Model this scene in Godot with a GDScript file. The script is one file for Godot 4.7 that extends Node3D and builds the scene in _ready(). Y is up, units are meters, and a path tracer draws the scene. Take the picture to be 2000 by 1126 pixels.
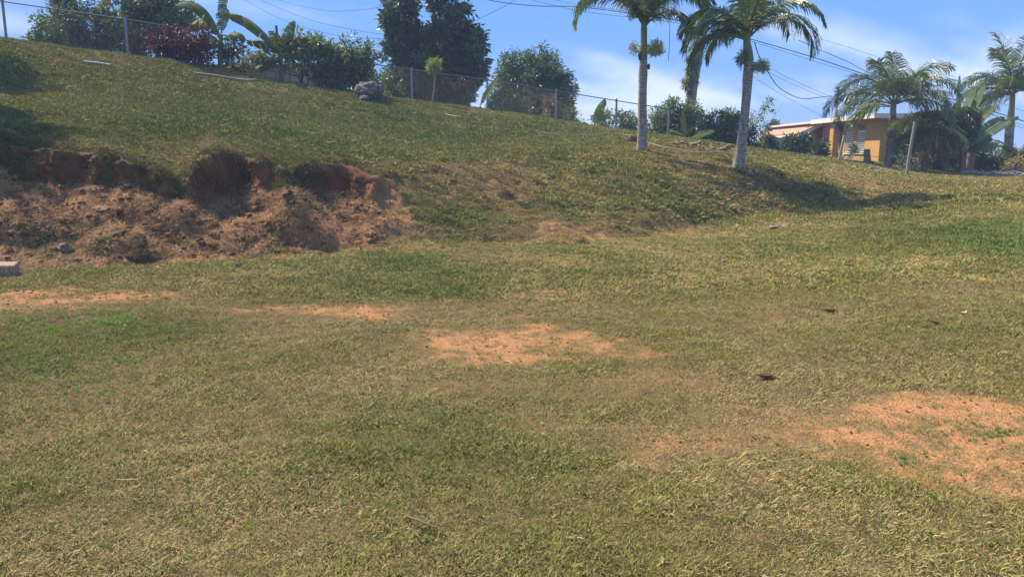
extends Node3D
# A mown slope with an eroded red bank, two Christmas palms, a chain link fence with trees behind it and an ochre house on the right.

# ------------------------------------------------------------------ view geometry
const F := 1510.0          # focal length in photo pixels
const EYE := 1.6
const PITCH := 0.17243     # camera looks down by 9.88 degrees
var CP := cos(PITCH)
var SP := sin(PITCH)

var rng := RandomNumberGenerator.new()
var nz := FastNoiseLite.new()
var nz2 := FastNoiseLite.new()
var nz3 := FastNoiseLite.new()
var taken := {}

# ------------------------------------------------------------------ mesh collector
class MB:
	var v := PackedVector3Array()
	var n := PackedVector3Array()
	var c := PackedColorArray()
	var i := PackedInt32Array()
	func tri(a: Vector3, b: Vector3, d: Vector3, col: Color) -> void:
		var k := v.size()
		var nn := (d - a).cross(b - a).normalized()
		v.push_back(a); v.push_back(b); v.push_back(d)
		n.push_back(nn); n.push_back(nn); n.push_back(nn)
		c.push_back(col); c.push_back(col); c.push_back(col)
		i.push_back(k); i.push_back(k + 1); i.push_back(k + 2)
	func quad(a: Vector3, b: Vector3, d: Vector3, e: Vector3, col: Color) -> void:
		var k := v.size()
		var nn := (d - a).cross(b - a).normalized()
		v.push_back(a); v.push_back(b); v.push_back(d); v.push_back(e)
		for q in 4:
			n.push_back(nn); c.push_back(col)
		i.push_back(k); i.push_back(k + 1); i.push_back(k + 2)
		i.push_back(k); i.push_back(k + 2); i.push_back(k + 3)
	func leaf(p: Vector3, dir: Vector3, side: Vector3, l: float, w: float, col: Color) -> void:
		# a pointed leaf folded slightly along its midrib
		var nn := side.cross(dir)
		var m := p + dir * (l * 0.45)
		var a := m + side * (w * 0.5) + nn * (w * 0.18)
		var b := m - side * (w * 0.5) + nn * (w * 0.18)
		var t := p + dir * l - nn * (l * 0.12)
		tri(p, a, t, col)
		tri(p, t, b, col)
	func tube(pts: Array, radii: Array, sides: int, col: Color, col2 = null) -> void:
		var k0 := v.size()
		var m := pts.size()
		var up := Vector3(0.0, 0.0, 1.0)
		for j in m:
			var t: Vector3
			if j == 0:
				t = pts[1] - pts[0]
			elif j == m - 1:
				t = pts[m - 1] - pts[m - 2]
			else:
				t = pts[j + 1] - pts[j - 1]
			t = t.normalized()
			var s := up.cross(t)
			if s.length() < 0.05:
				s = Vector3(1, 0, 0).cross(t)
			s = s.normalized()
			var u := t.cross(s)
			var cc: Color = col
			if col2 != null:
				cc = col.lerp(col2, float(j) / float(m - 1))
			for q in sides:
				var an := TAU * q / sides
				var dd := s * cos(an) + u * sin(an)
				v.push_back(pts[j] + dd * radii[j])
				n.push_back(dd)
				c.push_back(cc)
		for j in m - 1:
			for q in sides:
				var a := k0 + j * sides + q
				var b := k0 + j * sides + (q + 1) % sides
				i.push_back(a); i.push_back(a + sides); i.push_back(b)
				i.push_back(b); i.push_back(a + sides); i.push_back(b + sides)
		for e in 2:
			var j: int = 0 if e == 0 else m - 1
			var k := v.size()
			var nn: Vector3 = ((pts[0] - pts[1]) if e == 0 else (pts[m - 1] - pts[m - 2])).normalized()
			v.push_back(pts[j]); n.push_back(nn); c.push_back(c[k0 + j * sides])
			for q in sides:
				v.push_back(v[k0 + j * sides + q]); n.push_back(nn); c.push_back(c[k0 + j * sides])
			for q in sides:
				if e == 0:
					i.push_back(k); i.push_back(k + 1 + q); i.push_back(k + 1 + (q + 1) % sides)
				else:
					i.push_back(k); i.push_back(k + 1 + (q + 1) % sides); i.push_back(k + 1 + q)
	func box(x: Transform3D, s: Vector3, col: Color, bev := 0.0) -> void:
		var h := s * 0.5
		var b := minf(bev, minf(h.x, minf(h.y, h.z)) * 0.9)
		for ax in 3:
			for sg in [-1.0, 1.0]:
				var o := Vector3.ZERO
				o[ax] = sg * h[ax]
				var e1 := Vector3.ZERO
				var e2 := Vector3.ZERO
				var a1 := (ax + 1) % 3
				var a2 := (ax + 2) % 3
				e1[a1] = h[a1] - b
				e2[a2] = h[a2] - b
				if sg > 0.0:
					quad(x * (o - e1 - e2), x * (o - e1 + e2), x * (o + e1 + e2), x * (o + e1 - e2), col)
				else:
					quad(x * (o - e1 - e2), x * (o + e1 - e2), x * (o + e1 + e2), x * (o - e1 + e2), col)
		if b > 0.0:
			for ax in 3:
				var a1 := (ax + 1) % 3
				var a2 := (ax + 2) % 3
				for s1 in [-1.0, 1.0]:
					for s2 in [-1.0, 1.0]:
						var p := Vector3.ZERO
						var q := Vector3.ZERO
						p[a1] = s1 * h[a1]; p[a2] = s2 * (h[a2] - b)
						q[a1] = s1 * (h[a1] - b); q[a2] = s2 * h[a2]
						var e := Vector3.ZERO
						e[ax] = h[ax] - b
						if s1 * s2 > 0.0:
							quad(x * (p - e), x * (p + e), x * (q + e), x * (q - e), col)
						else:
							quad(x * (p - e), x * (q - e), x * (q + e), x * (p + e), col)
			for sx in [-1.0, 1.0]:
				for sy in [-1.0, 1.0]:
					for sz in [-1.0, 1.0]:
						var p1 := Vector3(sx * h.x, sy * (h.y - b), sz * (h.z - b))
						var p2 := Vector3(sx * (h.x - b), sy * h.y, sz * (h.z - b))
						var p3 := Vector3(sx * (h.x - b), sy * (h.y - b), sz * h.z)
						if sx * sy * sz > 0.0:
							tri(x * p1, x * p3, x * p2, col)
						else:
							tri(x * p1, x * p2, x * p3, col)
	func mesh(mat: Material) -> ArrayMesh:
		var arr := []
		arr.resize(Mesh.ARRAY_MAX)
		arr[Mesh.ARRAY_VERTEX] = v
		arr[Mesh.ARRAY_NORMAL] = n
		arr[Mesh.ARRAY_COLOR] = c
		arr[Mesh.ARRAY_INDEX] = i
		var am := ArrayMesh.new()
		am.add_surface_from_arrays(Mesh.PRIMITIVE_TRIANGLES, arr)
		am.surface_set_material(0, mat)
		return am

# ------------------------------------------------------------------ naming helpers
func numbered(called: String) -> String:
	var k: int = taken.get(called, 0)
	taken[called] = k + 1
	return called if k == 0 else "%s_%03d" % [called, k]

func tag(o: Node3D, label: String, category: String, group := "", kind := "") -> void:
	if label: o.set_meta("label", label)
	if category: o.set_meta("category", category)
	if group: o.set_meta("group", group)
	if kind: o.set_meta("kind", kind)

func thing(called: String, label: String, category: String, at := Vector3.ZERO, group := "") -> Node3D:
	var o := Node3D.new()
	o.name = numbered(called)
	add_child(o)
	o.position = at
	tag(o, label, category, group)
	return o

func part(called: String, mb: MB, mat: Material, parent: Node3D) -> MeshInstance3D:
	var o := MeshInstance3D.new()
	o.name = called if parent != self else numbered(called)
	o.mesh = mb.mesh(mat)
	parent.add_child(o, true)
	return o

func share(called: String, m: Mesh, parent: Node3D, x := Transform3D()) -> MeshInstance3D:
	var o := MeshInstance3D.new()
	o.name = called
	o.mesh = m
	parent.add_child(o, true)
	o.transform = x
	return o

# ------------------------------------------------------------------ materials
func noise_tex(freq: float, lo: Color, hi: Color, seed_: int, octaves := 5, size := 512, normal := false, bump := 4.0) -> NoiseTexture2D:
	var f := FastNoiseLite.new()
	f.seed = seed_
	f.frequency = freq
	f.fractal_octaves = octaves
	f.noise_type = FastNoiseLite.TYPE_SIMPLEX_SMOOTH
	var t := NoiseTexture2D.new()
	t.width = size; t.height = size
	t.seamless = true
	t.noise = f
	if normal:
		t.as_normal_map = true
		t.bump_strength = bump
	else:
		var g := Gradient.new()
		g.set_color(0, lo); g.set_color(1, hi)
		t.color_ramp = g
	return t

func mat_plain(rough := 0.8, back := Color(0, 0, 0), spec := 0.3) -> StandardMaterial3D:
	var m := StandardMaterial3D.new()
	m.vertex_color_use_as_albedo = true
	m.roughness = rough
	m.metallic_specular = spec
	m.cull_mode = BaseMaterial3D.CULL_DISABLED
	if back.r + back.g + back.b > 0.0:
		m.backlight_enabled = true
		m.backlight = back
	return m

func mat_noise(rough: float, scale: float, lo: Color, hi: Color, seed_: int, freq := 0.02, bump := 0.0) -> StandardMaterial3D:
	var m := mat_plain(rough)
	m.albedo_texture = noise_tex(freq, lo, hi, seed_)
	m.uv1_triplanar = true
	m.uv1_world_triplanar = true
	m.uv1_scale = Vector3.ONE * scale
	if bump > 0.0:
		m.normal_enabled = true
		m.normal_texture = noise_tex(freq * 1.5, Color.BLACK, Color.WHITE, seed_ + 7, 5, 512, true, 8.0)
		m.normal_scale = bump
	return m

var M := {}
func make_materials() -> void:
	M.leaf = mat_plain(0.45, Color(0.75, 0.8, 0.45), 0.5)
	M.leaf_glossy = mat_plain(0.38, Color(0.6, 0.65, 0.35), 0.5)
	M.banana = mat_plain(0.7, Color(0.6, 0.65, 0.35), 0.25)
	M.grass = mat_plain(0.75, Color(0.4, 0.4, 0.3), 0.2)
	M.dry = mat_plain(0.85, Color(0.3, 0.28, 0.2), 0.15)
	M.bark = mat_noise(0.9, 3.0, Color(0.72, 0.72, 0.72), Color(1, 1, 1), 11, 0.03, 0.8)
	M.trunk = mat_noise(0.85, 1.6, Color(0.62, 0.6, 0.58), Color(1, 1, 1), 12, 0.02, 0.5)
	M.stone = mat_noise(0.95, 1.5, Color(0.45, 0.45, 0.46), Color(1, 1, 1), 13, 0.03, 1.2)
	M.paint = mat_noise(0.85, 0.7, Color(0.86, 0.86, 0.85), Color(1, 1, 1), 14, 0.02, 0.25)
	M.metal = mat_plain(0.5, Color(0, 0, 0), 0.5)
	M.metal.metallic = 0.1
	M.wire = mat_plain(0.7)
	M.wood = mat_noise(0.9, 4.0, Color(0.66, 0.64, 0.6), Color(1, 1, 1), 15, 0.02, 0.5)
	M.plastic = mat_noise(0.6, 3.0, Color(0.8, 0.8, 0.8), Color(1, 1, 1), 16, 0.02)
	M.glass = mat_plain(0.12, Color(0, 0, 0), 0.6)
	M.flower = mat_plain(0.7, Color(0.3, 0.1, 0.1))
	var g := mat_plain(0.95, Color(0, 0, 0), 0.15)
	g.albedo_texture = noise_tex(0.035, Color(0.66, 0.66, 0.67), Color(1, 1, 1), 21, 6, 1024)
	g.uv1_triplanar = true
	g.uv1_world_triplanar = true
	g.uv1_scale = Vector3.ONE * 0.8
	g.normal_enabled = true
	g.normal_texture = noise_tex(0.06, Color.BLACK, Color.WHITE, 22, 6, 1024, true, 10.0)
	g.normal_scale = 0.9
	M.ground = g

# ------------------------------------------------------------------ terrain
# Profiles of the ground along eleven and more lines of sight: [column, height at 10 m, then (row, distance) of foot, bank base, lip, middle and crest]
const COLS := [
	[-260, 0.0, 545, 9.9, 365, 12.3, 262, 12.9, 160, 19.0, 40, 26.0],
	[0, 0.0, 540, 10.0, 368, 12.3, 265, 12.9, 170, 19.0, 73, 26.0],
	[60, 0.0, 535, 10.2, 352, 12.7, 288, 13.0, 176, 19.5, 81, 26.3],
	[150, 0.0, 528, 10.5, 358, 12.8, 290, 13.1, 182, 20.0, 93, 26.8],
	[240, 0.0, 520, 10.9, 368, 12.9, 302, 13.15, 190, 20.5, 105, 27.2],
	[320, 0.0, 515, 11.2, 380, 12.85, 340, 12.98, 197, 21.0, 118, 28.0],
	[352, 0.0, 514, 11.3, 390, 12.75, 368, 12.85, 198, 21.0, 119, 28.0],
	[385, 0.0, 512, 11.4, 392, 13.1, 328, 13.35, 203, 21.3, 127, 28.5],
	[402, 0.0, 511, 11.5, 393, 13.3, 302, 13.75, 205, 21.5, 130, 28.7],
	[430, 0.0, 510, 11.6, 390, 13.5, 295, 13.85, 208, 21.7, 135, 29.0],
	[480, 0.0, 505, 11.9, 370, 14.0, 302, 14.3, 214, 22.0, 144, 29.5],
	[535, 0.0, 500, 12.2, 362, 14.0, 318, 14.2, 221, 22.3, 156, 30.0],
	[568, 0.0, 498, 12.4, 370, 13.75, 330, 14.0, 225, 22.5, 162, 30.2],
	[600, 0.0, 496, 12.5, 364, 14.3, 318, 14.6, 228, 22.6, 166, 30.4],
	[640, 0.0, 492, 12.8, 376, 14.6, 318, 15.0, 233, 22.8, 173, 30.7],
	[682, 0.0, 487, 13.0, 380, 14.8, 322, 15.2, 239, 23.0, 180, 31.0],
	[705, 0.0, 486, 13.1, 402, 14.5, 332, 15.2, 243, 23.2, 184, 31.2],
	[728, 0.0, 484, 13.1, 434, 14.05, 342, 15.1, 246, 23.3, 189, 31.4],
	[775, 0.0, 482, 13.2, 432, 14.3, 338, 15.7, 253, 23.8, 193, 31.8],
	[820, 0.0, 480, 13.4, 428, 14.5, 336, 16.4, 258, 24.0, 198, 32.0],
	[1000, 0.0, 478, 13.6, 420, 15.0, 330, 17.5, 264, 24.0, 223, 33.0],
	[1130, 0.0, 472, 13.9, 420, 15.2, 330, 18.0, 272, 25.0, 243, 33.0],
	[1255, 0.0, 462, 14.5, 415, 15.6, 330, 18.3, 278, 23.0, 261, 31.0],
	[1350, 0.02, 447, 15.8, 405, 16.8, 335, 18.8, 293, 23.0, 274, 30.0],
	[1450, 0.05, 430, 17.0, 395, 17.8, 330, 19.7, 305, 23.0, 290, 28.0],
	[1520, 0.08, 420, 17.4, 388, 18.2, 338, 20.5, 313, 24.0, 299, 29.0],
	[1600, 0.1, 412, 17.8, 385, 18.6, 348, 21.0, 324, 25.0, 309, 30.0],
	[1700, 0.14, 405, 18.0, 385, 19.0, 358, 22.0, 337, 27.0, 322, 32.0],
	[1780, 0.2, 400, 17.3, 380, 19.0, 362, 22.0, 347, 27.0, 336, 32.0],
	[1900, 0.28, 400, 16.0, 378, 19.0, 362, 23.0, 349, 28.0, 337, 36.0],
	[2100, 0.36, 400, 15.5, 378, 19.0, 362, 23.0, 349, 28.0, 337, 36.0],
]
var col_a := PackedFloat32Array()
var col_k := []            # per column: [d0,y0,d1,y1,...] nine points
var p_seg := 0
var p_frac := 0.0
var p_foot := 0.0
var p_base := 0.0
var p_lip := 0.0
var p_y := PackedFloat32Array()
var p_d := PackedFloat32Array()

func slope_of(v: float) -> float:
	var b := (563.0 - v) / F
	return (b * CP - SP) / (CP + b * SP)

func make_columns() -> void:
	for r in COLS:
		col_a.push_back((r[0] - 1000.0) / F)
		var k := PackedFloat32Array()
		k.append_array([-50.0, 0.0, 3.0, r[1] * 0.25, minf(9.0, r[3] - 0.8), r[1] * 0.85])
		for q in 5:
			var d: float = r[3 + 2 * q]
			k.append_array([d, EYE + d * slope_of(r[2 + 2 * q])])
		var yt: float = k[k.size() - 1]
		var far: float = yt if r[0] > 1400 else yt - 0.5
		k.append_array([maxf(46.0, k[k.size() - 2] + 8.0), far, 1500.0, far - 14.0])
		col_k.push_back(k)
	p_d.resize(10); p_y.resize(10)

func profile(x: float, d: float) -> float:
	var a := x / maxf(d, 6.0)
	# a ragged edge: the bank's line wanders on a small scale
	if d > 9.0 and d < 20.0:
		a += nz2.get_noise_2d(x * 9.0, d * 2.0) * 0.006
	a = clampf(a, col_a[0], col_a[col_a.size() - 1] - 0.0001)
	var j := col_a.bsearch(a, true)
	j = clampi(j, 1, col_a.size() - 1)
	var t := (a - col_a[j - 1]) / (col_a[j] - col_a[j - 1])
	var ka: PackedFloat32Array = col_k[j - 1]
	var kb: PackedFloat32Array = col_k[j]
	var w := 0.0
	if d > 9.0 and d < 20.0:
		w = nz2.get_noise_2d(x * 16.0 + 50.0, 3.0) * 0.16 + nz2.get_noise_2d(x * 45.0, 9.0) * 0.06
	for q in 10:
		p_d[q] = lerpf(ka[2 * q], kb[2 * q], t)
		p_y[q] = lerpf(ka[2 * q + 1], kb[2 * q + 1], t)
	if a < -0.15:
		p_d[4] += w * 0.8
		p_d[5] += w
	p_foot = p_d[3]; p_base = p_d[4]; p_lip = p_d[5]
	var s := 0
	while s < 8 and d > p_d[s + 1]:
		s += 1
	var h := p_d[s + 1] - p_d[s]
	var f := clampf((d - p_d[s]) / h, 0.0, 1.0)
	p_seg = s
	p_frac = f
	var del := (p_y[s + 1] - p_y[s]) / h
	var m0 := del
	var m1 := del
	if s > 0:
		var dl := (p_y[s] - p_y[s - 1]) / (p_d[s] - p_d[s - 1])
		m0 = 0.0 if dl * del <= 0.0 else 2.0 * dl * del / (dl + del)
	if s < 8:
		var dr := (p_y[s + 2] - p_y[s + 1]) / (p_d[s + 2] - p_d[s + 1])
		m1 = 0.0 if dr * del <= 0.0 else 2.0 * dr * del / (dr + del)
	var f2 := f * f
	var f3 := f2 * f
	return (2.0 * f3 - 3.0 * f2 + 1.0) * p_y[s] + (f3 - 2.0 * f2 + f) * h * m0 + (-2.0 * f3 + 3.0 * f2) * p_y[s + 1] + (f3 - f2) * h * m1

# a point in the world: where the line of sight through a photo pixel is d metres ahead
func spot(u: float, v: float, d: float) -> Vector3:
	var a := (u - 1000.0) / F
	var b := (563.0 - v) / F
	var k := d / (CP + b * SP)
	return Vector3(a * k, EYE + (b * CP - SP) * k, -d)

func ground_hit(u: float, v: float) -> Vector3:
	var d := 1.8
	while d < 60.0:
		var p := spot(u, v, d)
		if p.y <= profile(p.x, d):
			return p
		d += 0.05
	return spot(u, v, 60.0)

func on_ground(u: float, d: float, lift := 0.0) -> Vector3:
	var y := 0.8
	var x := 0.0
	for k in 4:
		x = (u - 1000.0) / F * (d * CP - (y - EYE) * SP)
		y = height(x, d)
	return Vector3(x, y + lift, -d)

var g_a := PackedFloat32Array()
var g_d := PackedFloat32Array()
var g_y := PackedFloat32Array()
var g_bare := PackedFloat32Array()
var g_green := PackedFloat32Array()
var g_brown := PackedFloat32Array()
var n_a := 0

func wid(d: float) -> float:
	return sqrt(d * d + 16.0)

func cell(x: float, d: float) -> int:
	var a := x / wid(d)
	var ja := clampi(g_a.bsearch(a), 1, n_a - 1)
	var jd := clampi(g_d.bsearch(d), 1, g_d.size() - 1)
	return (jd - 1) * n_a + ja - 1

func height(x: float, d: float) -> float:
	if g_y.is_empty():
		return profile(x, d)
	var a := x / wid(d)
	var ja := clampi(g_a.bsearch(a), 1, n_a - 1)
	var jd := clampi(g_d.bsearch(d), 1, g_d.size() - 1)
	var ta := clampf((a - g_a[ja - 1]) / (g_a[ja] - g_a[ja - 1]), 0.0, 1.0)
	var td := clampf((d - g_d[jd - 1]) / (g_d[jd] - g_d[jd - 1]), 0.0, 1.0)
	var k := (jd - 1) * n_a + ja - 1
	return lerpf(lerpf(g_y[k], g_y[k + 1], ta), lerpf(g_y[k + n_a], g_y[k + n_a + 1], ta), td)

# soil, withered and lush patches of the lawn as they lie: [column, row, half width, half height, strength, kind] kind 0 bare, 1 withered, 2 lush
const PATCHES := [
	[930, 672, 100, 26, 1.1, 0], [1060, 655, 80, 18, 0.95, 0], [1150, 672, 90, 15, 1.0, 0], [1210, 695, 80, 11, 0.8, 0], [880, 655, 40, 14, 0.7, 0],
	[990, 700, 90, 10, 0.6, 0], [1045, 570, 50, 11, 0.95, 0], [1165, 567, 40, 9, 0.7, 0], [1010, 615, 30, 6, 0.6, 0],
	[700, 603, 90, 9, 0.9, 0], [580, 600, 60, 8, 0.6, 0], [740, 622, 60, 7, 0.6, 0], [450, 605, 60, 6, 0.5, 0],
	[30, 592, 120, 15, 1.0, 0], [200, 580, 150, 10, 0.65, 0], [80, 565, 90, 9, 0.7, 0], [230, 488, 60, 6, 0.8, 0], [130, 515, 80, 8, 0.65, 0], [340, 550, 90, 8, 0.5, 0],
	[1850, 800, 150, 24, 1.1, 0], [1960, 830, 110, 30, 1.1, 0], [1770, 870, 130, 30, 1.05, 0], [1920, 900, 150, 40, 1.15, 0], [1690, 820, 110, 22, 0.75, 0], [1960, 950, 100, 24, 0.9, 0], [1560, 850, 110, 18, 0.5, 0],
	[1330, 870, 90, 18, 0.6, 0], [1260, 910, 40, 8, 0.7, 0], [1480, 800, 70, 16, 0.45, 0], [1800, 780, 60, 10, 0.8, 0], [1500, 925, 60, 10, 0.45, 0],
	[1130, 455, 60, 13, 0.75, 0], [1320, 453, 40, 9, 0.85, 0], [1090, 440, 40, 6, 0.5, 0], [1270, 425, 40, 6, 0.45, 0], [840, 488, 60, 8, 0.6, 0], [900, 505, 60, 6, 0.4, 0],
	[1690, 362, 50, 8, 0.6, 0], [1660, 350, 40, 6, 0.4, 0], [1940, 350, 60, 5, 0.6, 0], [660, 520, 80, 6, 0.35, 0], [705, 450, 70, 16, 0.6, 0],
	[640, 665, 140, 24, 0.6, 1], [1100, 760, 200, 26, 0.5, 1], [1300, 740, 90, 20, 0.8, 1], [1600, 840, 240, 50, 0.6, 1], [1350, 860, 160, 40, 0.6, 1], [50, 860, 110, 26, 0.8, 1],
	[330, 700, 80, 20, 0.3, 1], [480, 740, 120, 30, 0.4, 1], [1380, 560, 160, 20, 0.4, 1], [1600, 640, 200, 40, 0.35, 1], [850, 340, 90, 30, 0.9, 1], [1010, 300, 40, 30, 0.8, 1], [980, 355, 50, 18, 0.9, 1],
	[1010, 390, 80, 20, 0.8, 1], [1100, 455, 160, 22, 0.8, 1], [1330, 445, 80, 16, 0.8, 1], [1230, 300, 120, 14, 0.7, 1], [1350, 290, 110, 12, 0.9, 1], [1430, 330, 70, 14, 0.6, 1], [1660, 340, 120, 20, 0.5, 1],
	[940, 500, 120, 14, 0.7, 1], [1700, 390, 60, 8, 0.5, 1], [1950, 360, 120, 14, 0.7, 1], [60, 105, 120, 8, 0.5, 1], [230, 118, 60, 6, 0.5, 1], [420, 300, 160, 24, 0.5, 1], [1060, 850, 60, 30, 0.3, 1],
	[150, 650, 220, 34, 0.55, 2], [330, 640, 120, 20, 0.6, 2], [60, 720, 150, 40, 0.5, 2], [250, 505, 110, 14, 0.6, 2], [780, 520, 130, 26, 0.7, 2], [840, 570, 120, 14, 0.8, 2], [605, 412, 60, 30, 1.8, 2], [300, 455, 120, 10, 0.8, 2],
	[1960, 475, 110, 44, 1.1, 2], [1800, 420, 160, 24, 0.4, 2], [1650, 470, 160, 20, 0.45, 2], [950, 800, 220, 60, 0.35, 2], [200, 1000, 300, 80, 0.25, 2], [900, 900, 160, 30, 0.45, 2],
	[1200, 360, 160, 40, 0.5, 2], [930, 440, 120, 22, 0.6, 2], [1100, 410, 90, 14, 0.6, 2], [500, 250, 220, 40, 0.3, 2], [250, 240, 160, 30, 0.25, 2], [720, 260, 160, 24, 0.3, 2], [900, 230, 160, 16, 0.5, 2], [880, 265, 120, 14, 0.4, 2], [1550, 355, 100, 16, 0.3, 2],
]
# clods, mounds and hollows on the slumped earth: [column, distance, radius, height]
const LUMPS := [
	[270, 12.55, 0.36, 0.17], [300, 12.3, 0.25, 0.09], [235, 11.55, 0.4, 0.26], [280, 11.5, 0.2, 0.14], [30, 11.5, 0.5, 0.26], [-10, 12.2, 0.4, 0.25], [610, 13.45, 0.55, 0.24], [560, 13.2, 0.3, 0.14],
	[660, 13.2, 0.3, 0.12], [400, 12.7, 0.3, 0.1], [350, 12.5, 0.22, 0.1], [430, 12.4, 0.4, 0.1], [500, 12.9, 0.5, 0.12], [150, 11.9, 0.4, 0.1],
	[490, 12.55, 0.14, -0.16], [695, 13.5, 0.24, -0.14], [650, 12.95, 0.2, -0.12], [560, 12.75, 0.14, -0.1], [415, 12.1, 0.16, -0.1], [280, 11.2, 0.22, -0.1], [60, 12.0, 0.22, -0.14], [340, 12.0, 0.15, -0.09], [120, 12.2, 0.2, -0.08],
	[735, 14.25, 0.2, 0.1], [760, 14.0, 0.25, 0.08], [1135, 13.75, 0.12, 0.1], [1120, 14.1, 0.3, 0.06], [995, 15.9, 0.2, -0.12], [1080, 13.9, 0.4, 0.05], [1000, 16.8, 0.4, -0.08], [330, 13.1, 0.3, 0.1], [710, 13.6, 0.2, 0.07],
]

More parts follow.
